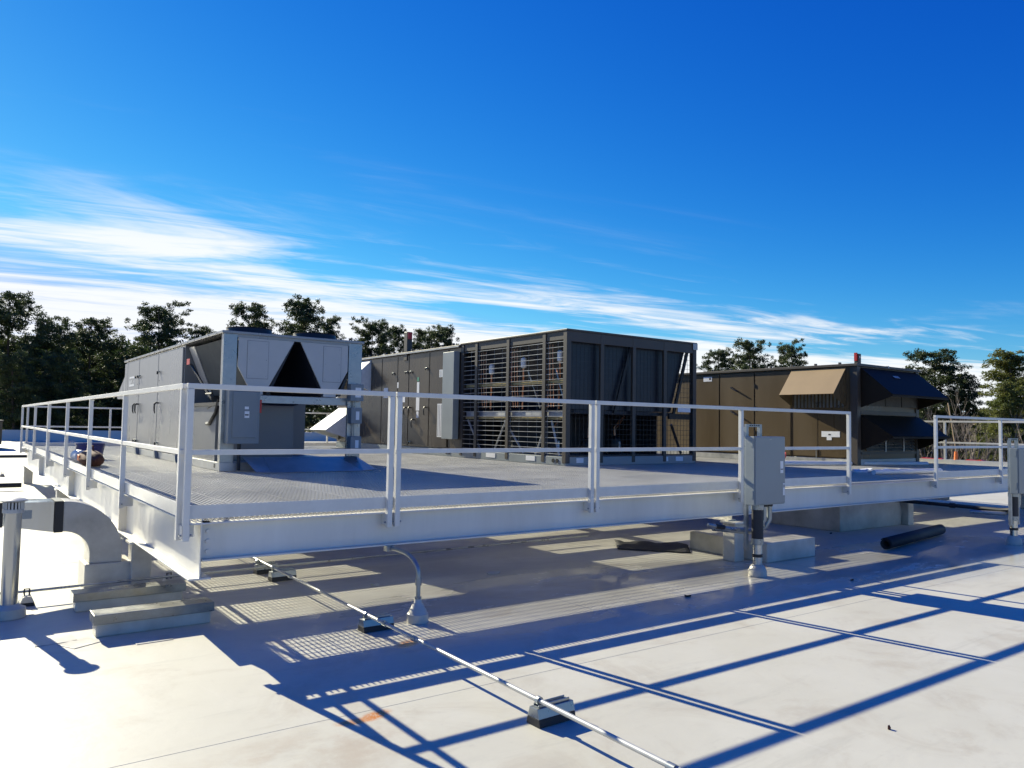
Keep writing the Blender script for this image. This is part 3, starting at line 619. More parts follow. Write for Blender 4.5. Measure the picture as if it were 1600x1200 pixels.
MB().box(CX0-0.0105, CX0-0.0065, 3.60, 3.72, 1.46, 1.5295).build('sticker', 'white', u3)
MB().box(CX0-0.0125, CX0-0.0108, 3.62, 3.68, 1.57, 1.60).build('sticker_print', 'ink', s_)
MB().tube([(CX0-0.02, 3.98, DK+0.34), (CX0-0.02, 3.98, DK+0.03)], 0.008, 6).build('drain_tube', 'galv', u3)
st = MB().box(CX0+0.06, CX0+0.17, CY0+0.0, CY0+0.10, CZ+0.0005, CZ+0.22).build('flue_stack', 'brownframe', u3, 0.004)
MB().box(CX0+0.02, CX0+0.0595, CY0+0.02, CY0+0.08, CZ+0.06, CZ+0.24).build('flag', 'red', st)
MB().box(CX0+0.10, CX0+0.13, CY0-0.003, CY0-0.0005, CZ+0.12, CZ+0.17).build('sticker', 'white', st)
h = hood_x(u3, CX0-0.006, 3.25, 4.62, 3.09, 2.49, 2.22, 0.50, 'hoodlit')
mb = MB()
for i in range(14): mb.box(CX0-0.03, CX0-0.0075, 3.30+i*0.092, 3.34+i*0.092, 2.2, 2.95)
mb.build('intake_grille', 'galv', u3)
def hood_y(parent, yf, xa, xb, ztop, zlip, zback, out, m, shell=0.012):
    h = MB().quad((xa, yf, ztop), (xa, yf-out, zlip), (xb, yf-out, zlip), (xb, yf, ztop), shell).build('hood', m, parent)
    MB().box(xa, xb, yf-out-0.001, yf-out+0.008, zlip-0.05, zlip-0.013).build('lip', m, h)
    for xx in (xa, xb-shell):
        MB().prism([(yf, ztop-0.014), (yf-out+0.004, zlip-0.014), (yf-out+0.03, zlip-0.05), (yf, zback)], 0, xx+0.0005, xx+shell).build('cheek', m, h)
    return h
h = hood_y(u3, CY0+0.01, 14.80, 17.30, 3.09, 2.48, 2.20, 0.72, 'hooddark')
MB().quad((15.78, 2.80, 2.945), (15.78, 2.74, 2.893), (16.02, 2.74, 2.893), (16.02, 2.80, 2.945), 0.003).build('sticker', 'boxgrey', h)
MB().box(14.78, 17.2, CY0-0.004, CY0+0.019, 2.05, 2.13).build('mid_rail', 'brownframe', u3, 0.004)
h2 = hood_y(u3, CY0+0.01, 14.80, 17.30, 2.04, 1.58, 1.25, 0.72, 'hooddark')
for i in range(3): MB().box(15.1+i*0.72, 15.78+i*0.72, CY0-0.012, CY0+0.019, 2.25, 2.62).build('filter_panel', 'filter', u3, 0.004)
for i in range(7):
    z = 1.24+i*0.075
    MB().quad((15.0, CY0+0.018, z+0.06), (15.0, CY0-0.03, z), (17.1, CY0-0.03, z), (17.1, CY0+0.018, z+0.06), 0.004).build('louvre_blade', 'galv', u3)
for xx in (15.75, 16.55): MB().box(xx-0.02, xx+0.02, CY0-0.045, CY0-0.032, 1.22, 1.78).build('louvre_frame', 'galv', u3)
MB().box(14.80, 17.2, CY0-0.004, CY0+0.019, 1.16, 1.215).build('louvre_sill', 'brownframe', u3)

# ------------------------------------------------------------------ disconnect cabinets on stands in front of the platform
def disconnect(label, x0, x1, y0, y1, z0, z1, m, px, py, top, group):
    t = thing('disconnect_cabinet', (px, py, 0), label, 'electrical box', group)
    b = MB().box(x0, x1, y0+0.012, y1, z0, z1).build('enclosure', m, t, 0.006)
    MB().box(x0+0.01, x1-0.006, y0, y0+0.0115, z0+0.012, z1-0.004).build('door', m, t, 0.004)
    MB().box(x1-0.10, x1-0.045, y0-0.003, y0-0.0005, z0+0.36, z0+0.50).build('sticker', 'white', t)
    MB().box(x1-0.095, x1-0.05, y0-0.0045, y0-0.0032, z0+0.40, z0+0.41).build('sticker_print', 'ink', t)
    MB().box(x1-0.05, x1-0.015, y0-0.003, y0-0.0005, z0+0.10, z0+0.24).build('sticker', 'white', t)
    MB().box(x1-0.040, x1-0.025, y0-0.0045, y0-0.0032, z0+0.19, z0+0.225).build('sticker_print', 'ink', t)
    MB().box((x0+x1)/2-0.02, (x0+x1)/2+0.02, y0-0.003, y0-0.0005, z1-0.035, z1-0.025).build('maker_badge', 'galvdull', t)
    MB().box(x1+0.0005, x1+0.03, y0+0.04, y0+0.11, z0+0.28, z0+0.58).build('switch_housing', 'dark', t, 0.005)
    MB().add([(x1+0.03, y0+0.06, z0+0.50), (x1+0.03, y0+0.11, z0+0.50), (x1+0.10, y0+0.11, z0+0.60), (x1+0.10, y0+0.06, z0+0.60), (x1+0.03, y0+0.06, z0+0.45), (x1+0.03, y0+0.11, z0+0.45), (x1+0.11, y0+0.11, z0+0.56), (x1+0.11, y0+0.06, z0+0.56)],
             [(3,2,1,0),(4,5,6,7),(0,1,5,4),(1,2,6,5),(2,3,7,6),(3,0,4,7)]).build('switch_lever', 'red', t)
    for xx in (x0+0.05, x0+0.30):
        MB().box(xx-0.02, xx+0.02, y1+0.002, y1+0.042, 0.0 if xx < x0+0.1 and False else 0.30, top).build('strut', 'galv', t)
    MB().box(x0+0.03, x0+0.32, y1+0.003, y1+0.030, top-0.001, top+0.03).build('strut', 'galv', t)
    for q in range(5): MB().box(x0+0.09+q*0.04, x0+0.11+q*0.04, y1-0.001, y1+0.0025, top+0.008, top+0.022).build('strut_slot', 'black', t)
    for zz_ in (z0+0.08, z1-0.12): MB().box(x0-0.004, x0-0.0005, y0+0.03, y0+0.06, zz_, zz_+0.09).build('hinge', m, t)
    # riser pipe, hub and boot
    MB().tube([(px, py, 0.10), (px, py, 0.36)], 0.052, 16).build('riser_pipe', 'shiny', t, smooth=True)
    MB().tube([(px, py, 0.22), (px, py, 0.255)], 0.059, 16).build('pipe_band', 'black', t, smooth=True)
    MB().tube([(px, py, 0.36), (px, py, 0.43)], 0.070, 16).build('coupling', 'galv', t, smooth=True)
    MB().tube([(px, py, 0.4305), (px, py, z0-0.055)], 0.066, 16).build('sealed_sleeve', 'dark', t, smooth=True)
    MB().tube([(px, py, z0-0.0545), (px, py, z0)], 0.072, 16).build('locknut', 'galv', t, smooth=True)
    MB().lathe(px, py, [(0.105, 0.003), (0.105, 0.06), (0.085, 0.11), (0.062, 0.135)], 20).build('pipe_boot', 'tpo', t, smooth=True)
    for q in (0.15, 0.25):
        a = [(px+q, py+0.02, z0), (px+q, py+0.02, z0-0.18), (px+q-0.03, py+0.05, z0-0.28), (px+q-0.12, py+0.15, z0-0.33), (px+q-0.2, py+0.6, z0-0.34)]
        MB().tube(a, 0.030, 10).build('conduit', 'galv', t, smooth=True)
        MB().tube([(px+q, py+0.02, z0-0.03), (px+q, py+0.02, z0-0.0005)], 0.040, 10).build('locknut', 'black', t)
    return t
d1 = disconnect('light grey disconnect cabinet on a pipe stand before the front guardrail', 5.93, 6.50, -0.80, -0.66, 0.815, 1.60, 'boxgrey', 6.08, -0.72, 1.71, 'disconnect cabinets on pipe stands')
MB().tube([(6.02, -0.55, 0.50), (5.60, -0.40, 0.58)], 0.02, 8).build('flexible_conduit', 'galv', d1, smooth=True)
MB().tube([(6.04, -0.60, 0.52), (5.90, -0.60, 0.52)], 0.028, 8).build('conduit_fitting', 'galv', d1, smooth=True)
MB().tube([(5.70, -0.44, 0.56), (5.80, -0.47, 0.545)], 0.03, 8).build('conduit_fitting', 'black', d1)
disconnect('blue grey disconnect cabinet on a pipe stand at the right edge of the photo', 11.45, 12.05, -1.38, -1.26, 0.78, 1.46, 'boxblue', 11.66, -1.22, 1.58, 'disconnect cabinets on pipe stands')
hp = thing('black_conduit_run', (11.8, 0.6, 0.2), 'black conduit run hung below the platform leading to the right hand cabinet', 'conduit')
MB().tube([(11.75, 3.2, 0.50), (11.72, -1.0, 0.50), (11.68, -1.18, 0.52)], 0.03, 8).build('conduit', 'dark', hp, smooth=True)
for yy in (1.2, -0.3): MB().tube([(11.73, yy-0.04, 0.5), (11.73, yy+0.04, 0.5)], 0.042, 8).build('coupling', 'dark', hp)
for yy in (0.10, 2.66): MB().tube([(11.73, yy, 0.50), (11.73, yy, 0.58)], 0.006, 6).build('hanger_rod', 'galv', hp)

# ------------------------------------------------------------------ conduit run on rubber blocks
cr = thing('roof_conduit', (1.42, -1.0, 0), 'long silver conduit lying on rubber blocks across the roof', 'conduit')
MB().tube([(1.375, 3.6, 0.135), (1.335, 1.0, 0.131), (1.300, -1.5, 0.133), (1.272, -3.80, 0.131), (1.24, -6.0, 0.131)], 0.0145, 10).build('pipe', 'galvdull', cr, smooth=True)
for yy in (1.35, -0.80, -1.28, -3.78): MB().tube([(1.3205+0.0145*yy, yy, 0.1315), (1.3205+0.0145*yy, yy-0.05, 0.1315)], 0.021, 10).build('coupling', 'galv', cr, smooth=True)
def pipe_block(x, y, rot, label, ln=0.27, top='galv'):
    t = thing('pipe_support_block', (x, y, 0), label, 'pipe support', 'rubber pipe support blocks on the roof')
    h = ln/2
    a = MB().prism([(-0.062, 0.003), (0.062, 0.003), (0.052, 0.045), (-0.052, 0.045)], 0, -h, h); b = MB().prism([(-0.052, 0.0452), (0.052, 0.0452), (0.036, 0.100), (-0.036, 0.100)], 0, -h, h)
    c = MB().box(-h+0.02, h-0.02, -0.024, -0.018, 0.1002, 0.118).box(-h+0.02, h-0.02, 0.018, 0.024, 0.1002, 0.118).box(-h+0.02, h-0.02, -0.0178, 0.0178, 0.1002, 0.105)
    for mb, n, m in ((a, 'rubber_foot', 'rubber'), (b, 'block', top), (c, 'strut_channel', 'galv')):
        o = mb.mesh(n, M[m]); q = bpy.data.objects.new(n, o); col.objects.link(q); q.parent = t; q['_o'] = (0,0,0); made.append(q)
        bv = q.modifiers.new('bevel', 'BEVEL'); bv.width = 0.003; bv.segments = 2
    q = MB().box(0.0, 0.03, -0.03, 0.03, 0.119, 0.155); me = MB().tube([(-0.095, -0.012, 0.132), (-0.095, 0.012, 0.132)], 0.024, 10).mesh('clamp', M['galv'])
    cl_ = bpy.data.objects.new('clamp', me); col.objects.link(cl_); cl_.parent = t; made.append(cl_)
    t.rotation_euler = (0, 0, rot); return t
pipe_block(1.378, -2.79, 0.03, 'rubber footed pipe block nearest the camera under the silver conduit')
pipe_block(1.400, -0.49, 0.02, 'rubber footed pipe block in platform shade beside the bent conduit boot')
pipe_block(1.440, 1.83, 0.04, 'rubber footed pipe block below the front beam in the grating shadow')
pipe_block(1.42, 2.30, 0.04, 'smaller rubber footed pipe block just behind the one below the front beam', 0.24)

lp = thing('roof_conduit', (-0.3, 2.15, 0), 'thin dark conduit passing the duct curb on the left', 'conduit')
MB().tube([(-3.5, 1.97, 0.115), (-0.85, 1.95, 0.115), (0.45, 2.02, 0.115), (6.0, 2.1, 0.115)], 0.012, 8).build('pipe', 'galv', lp, smooth=True)
def foot_block(x, y, label):
    t = thing('pipe_support_block', (x, y, 0), label, 'pipe support', 'small foam pipe feet on the left')
    MB().prism([(x-0.06, 0.003), (x+0.06, 0.003), (x+0.055, 0.03), (x-0.055, 0.03)], 1, y-0.09, y+0.09).build('rubber_foot', 'rubber', t)
    MB().prism([(x-0.055, 0.0302), (x+0.055, 0.0302), (x+0.03, 0.085), (x-0.03, 0.085)], 1, y-0.088, y+0.088).build('block', 'tpo', t, 0.004)
    MB().tube([(x-0.02, y, 0.086), (x-0.02, y, 0.14), (x+0.02, y, 0.14), (x+0.02, y, 0.086)], 0.008, 6).build('clamp', 'dark', t)
foot_block(-0.86, 1.93, 'small pipe foot with dark clamp beside the round vent pipe')
foot_block(0.36, 2.06, 'small pipe foot with dark clamp behind the capped curbs')

# bent conduit with boot in front of the platform
bc = thing('bent_conduit', (1.80, -0.46, 0), 'curved silver conduit rising from a white boot to the front beam', 'conduit')
MB().lathe(1.80, -0.46, [(0.092, 0.003), (0.090, 0.075), (0.078, 0.085), (0.072, 0.11), (0.060, 0.12), (0.05, 0.15), (0.034, 0.165), (0.028, 0.20)], 22).build('pipe_boot', 'tpo', bc, smooth=True)
pts = [(1.80, -0.46, 0.15), (1.80, -0.46, 0.40)]
for i in range(1, 9):
    a = R_(90*i/8); pts.append((1.80-0.02*(1-math.cos(a)), -0.46+0.30*(1-math.cos(a)), 0.40+0.16*math.sin(a)))
pts.append((1.77, 0.02, 0.562))
MB().tube(pts, 0.019, 12).build('pipe', 'galv', bc, smooth=True)
MB().tube([(1.80, -0.46, 0.31), (1.80, -0.46, 0.37)], 0.027, 12).build('coupling', 'galv', bc, smooth=True)
MB().tube([(1.80, -0.46, 0.195), (1.80, -0.46, 0.215)], 0.03, 12).build('hose_clamp', 'galv', bc, smooth=True)
MB().box(1.72, 1.80, -0.02, 0.05, 0.535, 0.584).build('beam_clamp', 'galv', bc, 0.003)

# ------------------------------------------------------------------ things on the roof at the left
vp = thing('vent_pipe', (-1.02, 1.48, 0), 'round galvanised vent pipe with slotted cap at the left edge', 'vent pipe')
MB().tube([(-1.02, 1.48, 0.08), (-1.02, 1.48, 0.88)], 0.064, 28).build('pipe', 'shiny', vp, smooth=True)
MB().lathe(-1.02, 1.48, [(0.13, 0.003), (0.125, 0.08), (0.085, 0.10), (0.066, 0.115)], 24).build('pipe_boot', 'tpo', vp, smooth=True)
MB().tube([(-1.02, 1.48, 0.875), (-1.02, 1.48, 0.905)], 0.080, 24).build('collar', 'galvdull', vp, smooth=True)
cp = MB().lathe(-1.02, 1.48, [(0.078, 0.965), (0.105, 0.975), (0.105, 0.983), (0.075, 0.996), (0.03, 1.006)], 28).build('cap', 'galvdull', vp, smooth=True)
for q in range(18):
    a = 2*math.pi*q/18; x, y = -1.02+0.072*math.cos(a), 1.48+0.072*math.sin(a)
    MB().box(x-0.007, x+0.007, y-0.007, y+0.007, 0.9055, 0.9645).build('slot_bar', 'galvdull', vp)
MB().tube([(-1.02, 1.48, 0.9052), (-1.02, 1.48, 0.964)], 0.05, 14).build('inner_sleeve', 'dark', vp)

du = thing('duct_elbow', (-0.15, 2.55, 0), 'white curved rectangular duct elbow turning down into a roof curb', 'duct')
ya, yb = 2.34, 2.72
MB().box(-0.36, 0.07, ya-0.03, yb+0.03, 0.0, 0.25).build('curb', 'tpo', du, 0.01)
oc = arc(-0.56, 0.34, 0.53, 90, 0, 14); ic = arc(-0.56, 0.34, 0.24, 0, 90, 14)
MB().prism(oc+[(-0.03, 0.251), (-0.32, 0.251)]+ic, 1, ya, yb).build('elbow', 'tpo', du, 0.006)
MB().box(-0.635, -0.5605, ya-0.008, yb+0.008, 0.575, 0.875).build('joint_band', 'black', du)
MB().add([(-0.64, ya, 0.58), (-0.64, yb, 0.58), (-0.64, yb, 0.87), (-0.64, ya, 0.87), (-1.05, ya, 0.66), (-1.05, yb, 0.66), (-1.05, yb, 0.87), (-1.05, ya, 0.87)],
         [(0,1,2,3),(7,6,5,4),(0,3,7,4),(1,5,6,2),(3,2,6,7),(0,4,5,1)]).build('transition', 'shiny', du)
MB().box(-1.11, -1.051, ya-0.01, yb+0.01, 0.65, 0.88).build('joint_band', 'black', du)
MB().box(-3.6, -1.111, ya, yb, 0.66, 0.87).build('duct_run', 'galv', du, 0.004)
MB().box(-0.90, -0.82, ya-0.004, ya-0.001, 0.72, 0.80).build('sticker', 'boxgrey', du)

def cap_curb(x0, x1, y0, y1, h, label):
    t = thing('capped_curb', ((x0+x1)/2, (y0+y1)/2, 0), label, 'roof curb', 'metal capped curbs on the roof')
    MB().box(x0+0.02, x1-0.02, y0+0.02, y1-0.02, 0.0, h-0.06).build('curb', 'tpo', t, 0.012)
    MB().box(x0, x1, y0, y1, h-0.075, h).build('metal_cap', 'capmetal', t, 0.004)
cap_curb(-0.53, 0.36, 0.40, 0.62, 0.175, 'nearer of the two metal capped curbs left of the platform corner')
cap_curb(-0.56, 0.36, 1.36, 1.56, 0.165, 'farther of the two metal capped curbs left of the platform corner')

# ------------------------------------------------------------------ curbs, roll and mat below the platform
b1 = MB().box(6.90, 7.95, -0.26, 1.0, 0.0, 0.25).build('equipment_curb', 'tpo', None, 0.015)
tag(b1, 'low white membrane covered curb under the platform behind the grey cabinet', 'roof curb', 'membrane covered curbs')
b2 = MB().prism([(10.50, 0.0), (12.46, 0.0), (12.52, 0.24), (12.36, 0.54), (10.50, 0.54)], 1, 0.92, 2.25).build('equipment_curb', 'tpo', None, 0.015)
tag(b2, 'tall cream curb with sloped right end under the platform behind the black roll', 'roof curb', 'membrane covered curbs')
ro = thing('membrane_roll', (10.4, -0.35, 0), 'black rolled up rubber sheet lying on the roof at right', 'roll')
P0, P1 = Vector((9.33, -0.48, 0.088)), Vector((11.75, -0.10, 0.088)); dd = (P1-P0).normalized(); sd_ = dd.cross(Vector((0,0,1)))
mb = MB(); o_ = 0; nsp = 56
ring0 = []
for i in range(nsp+1):
    a = 2*math.pi*2.4*i/nsp; r = 0.045+0.040*i/nsp
    ring0.append((math.cos(a)*r, math.sin(a)*r))
vv = []; ff = []
for (s_t, P) in ((0, P0), (1, P1)):
    for (p, q) in ring0:
        wv = P+sd_*p+Vector((0,0,1))*q; vv.append((wv.x, wv.y, wv.z))
for i in range(nsp): ff.append((i, i+1, nsp+1+i+1, nsp+1+i))
rl = MB(); rl.add(vv, ff); rlo = rl.build('sheet', 'rubber', ro, smooth=True)
sm = rlo.modifiers.new('thickness', 'SOLIDIFY'); sm.thickness = 0.007; sm.offset = 0
mt = MB()
prof = [(5.98, 1.46, 0.02), (6.62, 0.74, 0.02), (7.10, 1.22, 0.05), (6.42, 2.0, 0.03)]
n = 14; vv = []; ff = []
for i in range(n+1):
    for j in range(n+1):
        s_, t_ = i/n, j/n
        p = Vector(prof[0])*(1-s_)*(1-t_)+Vector(prof[1])*s_*(1-t_)+Vector(prof[2])*s_*t_+Vector(prof[3])*(1-s_)*t_
        vv.append((p.x+rnd.uniform(-.01,.01), p.y+rnd.uniform(-.01,.01), 0.012+0.03*abs(math.sin(7*s_+2*t_))*t_+rnd.uniform(0,.006)))
for i in range(n):
    for j in range(n):
        a = i*(n+1)+j; ff.append((a, a+n+1, a+n+2, a+1))
mt.add(vv, ff); mo = mt.build('rubber_mat', 'rubber', None, smooth=True); sm = mo.modifiers.new('thickness', 'SOLIDIFY'); sm.thickness = 0.006
tag(mo, 'crumpled black rubber mat lying in the shade under the platform', 'mat')
# litter on the membrane
def scrap(x, y, r, m, label, seed):
    q = random.Random(seed); nn = 7; p = [(x+r*(0.6+0.5*q.random())*math.cos(2*math.pi*i/nn), y+0.6*r*(0.6+0.5*q.random())*math.sin(2*math.pi*i/nn)) for i in range(nn)]
    mb = MB(); top = [(a, b, 0.006+0.02*q.random()) for a, b in p]; bot = [(a, b, 0.003) for a, b in p]
    mb.add(top+bot, [tuple(range(nn)), tuple(reversed(range(nn, 2*nn)))]+[(nn+i, nn+(i+1) % nn, (i+1) % nn, i) for i in range(nn)])
    tag(mb.build('scrap', m), label, 'debris', 'scraps on the roof')
scrap(2.15, 1.05, 0.06, 'tpo', 'white folded scrap in the grating shadow near the pipe blocks', 1)
scrap(3.55, 0.95, 0.09, 'galvdull', 'grey scrap on the shaded roof right of the bent conduit', 2)
scrap(4.55, -1.02, 0.05, 'dark', 'small dark scrap at the edge of the striped light', 3)
scrap(2.9, -3.95, 0.014, 'bag', 'tiny brown leaf on the sunlit roof right of the near pipe block', 4)
scrap(6.8, -1.45, 0.03, 'bag', 'tiny curled brown leaf on the roof below the grey cabinet', 5)
scrap(10.2, 0.9, 0.03, 'dark', 'tiny dark scrap on the shaded roof beside the black roll', 6)

# ------------------------------------------------------------------ things lying on the deck
bk = thing('bucket', (0.62, 9.9, DK), 'dark blue plastic bucket on the deck behind the left guardrail', 'bucket')
MB().lathe(0.62, 9.9, [(0.20, DK+0.002), (0.235, DK+0.26), (0.25, DK+0.27), (0.25, DK+0.30), (0.22, DK+0.30), (0.19, DK+0.04)], 22).build('shell', 'bluebucket', bk, smooth=True)
MB().tube([(0.40, 9.8, DK+0.27), (0.36, 9.75, DK+0.15), (0.45, 9.66, DK+0.05), (0.62, 9.63, DK+0.04), (0.8, 9.68, DK+0.08), (0.85, 9.8, DK+0.27)], 0.006, 5).build('handle', 'galv', bk)
rl2 = MB().tube([(0.30, 8.95, DK+0.11), (0.34, 8.60, DK+0.11)], 0.105, 16).build('wrap_roll', 'foam', None, 0.02, True)
tag(rl2, 'white roll of wrap lying against the brown tool bag', 'roll')
bgm = MB(); nn = 12; vv = []; ff = []
for i in range(nn+1):
    t_ = i/nn; yy = 8.3-1.15*t_; rr_ = 0.115*(1-abs(2*t_-1)**4)+0.02
    for k in range(12):
        a = 2*math.pi*k/12; vv.append((0.36+rr_*1.2*math.cos(a)+rnd.uniform(-.012,.012), yy, DK+0.115+max(-0.11, rr_*math.sin(a)*(0.95+0.1*rnd.random()))))
for i in range(nn):
    for k in range(12): ff.append((i*12+k, i*12+(k+1) % 12, (i+1)*12+(k+1) % 12, (i+1)*12+k))
ff.append(tuple(range(12))); ff.append(tuple(nn*12+k for k in reversed(range(12)))); bgm.add(vv, ff)
bg_ = thing('tool_bag', (0.36, 7.7, DK), 'brown canvas tool bag on the grating by the left guardrail', 'bag')
bgm.build('bag_body', 'bag', bg_, smooth=True)
MB().tube([(0.36, 8.0, DK+0.22), (0.36, 7.95, DK+0.32), (0.36, 7.55, DK+0.32), (0.36, 7.5, DK+0.22)], 0.012, 6).build('strap', 'bag', bg_, smooth=True)
MB().box(0.19, 0.215, 7.75, 7.95, DK+0.08, DK+0.17).build('pocket', 'orange', bg_, 0.006)
for (p0, p1, label) in (((12.4, 3.95), (16.6, 2.45), 'longest white plastic pipe lying on the deck before the hooded unit'), ((12.9, 4.15), (15.6, 2.95), 'white plastic pipe lying behind the longest one on the deck'), ((11.7, 1.0), (13.6, 0.75), 'short white plastic pipe at the opening in the front guardrail')):
    tag(MB().tube([(*p0, DK+0.045), (*p1, DK+0.045)], 0.045, 12).build('plastic_pipe', 'pvc', None, 0, True), label, 'pipe', 'white plastic pipes on the deck')
for i, (a, b) in enumerate(((12.2, 1.55), (12.75, 1.75), (13.2, 1.5))):
    mb = MB(); q = random.Random(i+20); top = []
    for k in range(9): t_ = 2*math.pi*k/9; top.append((a+0.22*(0.6+0.6*q.random())*math.cos(t_), b+0.13*(0.6+0.6*q.random())*math.sin(t_), DK+0.01+0.05*q.random()))
    bot = [(p[0], p[1], DK+0.002) for p in top]
    mb.add(top+bot, [tuple(range(9)), tuple(reversed(range(9, 18)))]+[(9+j, 9+(j+1) % 9, (j+1) % 9, j) for j in range(9)])
    tag(mb.build('plastic_wrap', 'foam'), ('left', 'middle', 'right')[i]+' of three crumpled clear wrap pieces on the shaded deck', 'wrap', 'plastic wrap on the deck')

# ------------------------------------------------------------------ far things on the roof
fu = thing('rooftop_unit', (-1.6, 41, 0), 'dark brown box unit far off at the left edge of the photo', 'rooftop unit')
MB().box(-4.5, 0.62, 40.6, 43.5, 0.25, 1.42).build('cabinet', 'brown', fu, 0.01); MB().box(-4.4, 0.5, 40.7, 43.4, 0.0, 0.25).build('curb', 'concrete', fu); MB().box(-4.55, 0.67, 40.55, 43.55, 1.4205, 1.47).build('roof_panel', 'brownframe', fu)
for (yy, zz_, r, label) in ((14.6, 0.12, 0.055, 'black pipe crossing the white roof left of the platform, the nearer one'), (29.5, 0.12, 0.06, 'black pipe crossing the white roof far left')):
    t = thing('roof_pipe', (-6, yy, 0), label, 'pipe')
    MB().tube([(-14, yy, zz_), (-0.12 if yy < 20 else 1.2, yy, zz_)], r, 10).build('pipe', 'rubber', t, smooth=True)
    for xx in (-9.0, -5.0, -1.0): MB().box(xx-0.1, xx+0.1, yy-0.12, yy+0.12, 0.003, 0.062).build('support', 'rubber', t)
foot_block(-0.27, 19.5, 'tiny pipe foot far off on the white roof left of the platform')
wp = MB().tube([(24.6, 8.2, 0), (24.6, 8.2, 1.0)], 0.09, 14).build('vent_stack', 'pvc', None, 0, True); tag(wp, 'short white vent stack behind the right guardrail post', 'vent pipe')
to = thing('orange_tool', (26.6, 6.9, 0.735), 'orange tool with a wooden handle standing on the right parapet', 'tool')
MB().tube([(26.6, 6.3, 0.74), (26.6, 6.3, 1.02)], [0.07, 0.05], 10).build('head', 'orange', to, smooth=True)
MB().tube([(26.6, 6.3, 1.02), (26.5, 6.42, 2.2), (26.5, 6.5, 2.7)], 0.022, 6).build('handle', 'wood', to)
for (a, b, lb_) in ((5.4, 6.0, 'red folded sheet right of the orange tool on the parapet'), (6.7, 7.5, 'red folded sheet left of the orange tool on the parapet')):
    tag(MB().prism([(a, 0.737), (b, 0.737), (b-0.1, 0.77), ((a+b)/2, 0.755), (a+0.1, 0.78)], 0, 26.52, 26.75).build('red_sheet', 'red'), lb_, 'sheet', 'red sheets on the parapet')
tag(MB().lathe(26.65, 8.2, [(0.1, 0.736), (0.12, 0.78), (0.06, 0.84), (0.02, 0.85)], 10).build('white_bundle', 'foam', None, 0, True), 'small white bundle left of the red sheets on the parapet', 'bundle')

# ------------------------------------------------------------------ trees
GZ = -6.0
def tri_cloud(name, clumps, m, per, size, q):
    v = []; f = []
    for (c, r, rz) in clumps:
        for _ in range(per):
            d = Vector((q.gauss(0,1), q.gauss(0,1), q.gauss(0,1))).normalized()*(q.random()**0.45)
            p = Vector((c[0]+d.x*r, c[1]+d.y*r, c[2]+d.z*rz))
            a = Vector((q.gauss(0,1), q.gauss(0,1), q.gauss(0.4,1))).normalized(); b = a.cross(Vector((q.gauss(0,1), q.gauss(0,1), q.gauss(0,1)))).normalized()
            s = size*(0.6+0.8*q.random()); o = len(v)
            v += [tuple(p-b*s*0.30), tuple(p+b*s*0.30), tuple(p+a*s)]; f.append((o, o+1, o+2))
    me = bpy.data.meshes.new(name); me.from_pydata(v, [], f); me.materials.append(M[m]); return me
def pine_meshes(seed, h, base, wide, m='needle', dense=1.0, cone=False):
    """a pine: bare lower trunk, limbs, needle clumps at limb ends. base = share of the height that is bare"""
    q = random.Random(seed); tr_ = MB()
    lean = (q.uniform(-.3,.3), q.uniform(-.3,.3))
    def ax(t): return Vector((lean[0]*t*1.5+0.15*math.sin(5*t+seed), lean[1]*t*1.5, h*t))
    ts = [i/8 for i in range(9)]
    tr_.tube([ax(t) for t in ts], [0.26*(1-0.88*t) for t in ts], 7)
    cl_ = []
    nl = int(62*dense)
    for i in range(nl):
        t = base+(0.99-base)*((i+q.random())/nl)
        s = (t-base)/(1-base)
        rad = wide*((1.0-s)**0.75+0.10 if cone else (math.sin(math.pi*min(1, 0.20+0.72*s))**0.7)+0.08)*q.uniform(0.40, 1.05)
        a = q.uniform(0, 2*math.pi); p0 = ax(t); up = q.uniform(0.05, 0.45)
        p1 = p0+Vector((math.cos(a)*rad, math.sin(a)*rad, rad*up))
        mid = p0.lerp(p1, 0.5)-Vector((0,0,0.05*rad))
        tr_.tube([p0, mid, p1], [0.065*(1.1-s), 0.045*(1.1-s)+0.01, 0.012], 5, False)
        n_ = 4+int(rad*1.9)
        for j in range(n_):
            e = 0.40+0.62*(j+1)/n_; c = p0.lerp(p1, e)+Vector((q.gauss(0,.42), q.gauss(0,.42), q.gauss(0.1,.26)))
            cl_.append((c, q.uniform(0.24, 0.55), q.uniform(0.18, 0.38)))
    top = ax(1.0)
    for _ in range(4): cl_.append((top+Vector((q.gauss(0,.3), q.gauss(0,.3), q.gauss(-.1,.3))), 0.45, 0.4))
    return tr_.mesh('trunk', M['bark'], smooth=True), tri_cloud('crown', cl_, m, 64, 0.17, q)
H0 = 20.0
protos = {'round': [pine_meshes(11, H0, 0.36, 3.5, dense=1.35), pine_meshes(12, H0, 0.34, 3.2, dense=1.35), pine_meshes(13, H0, 0.40, 3.1, dense=1.3)],
          'full': [pine_meshes(21, H0, 0.22, 3.5, dense=1.7), pine_meshes(22, H0, 0.28, 3.2, dense=1.6)],
          'cone': [pine_meshes(31, H0, 0.06, 3.8, 'needle2', 2.4, True), pine_meshes(32, H0, 0.10, 3.3, 'needle2', 2.2, True)]}
C0 = Vector((-1.47523, -6.28877, 1.68740)); FPX = 1204.8
def px_dir(px, py):
    d = RT @ Vector(((px-800)/FPX, -(py-600)/FPX, -1.0)); return d
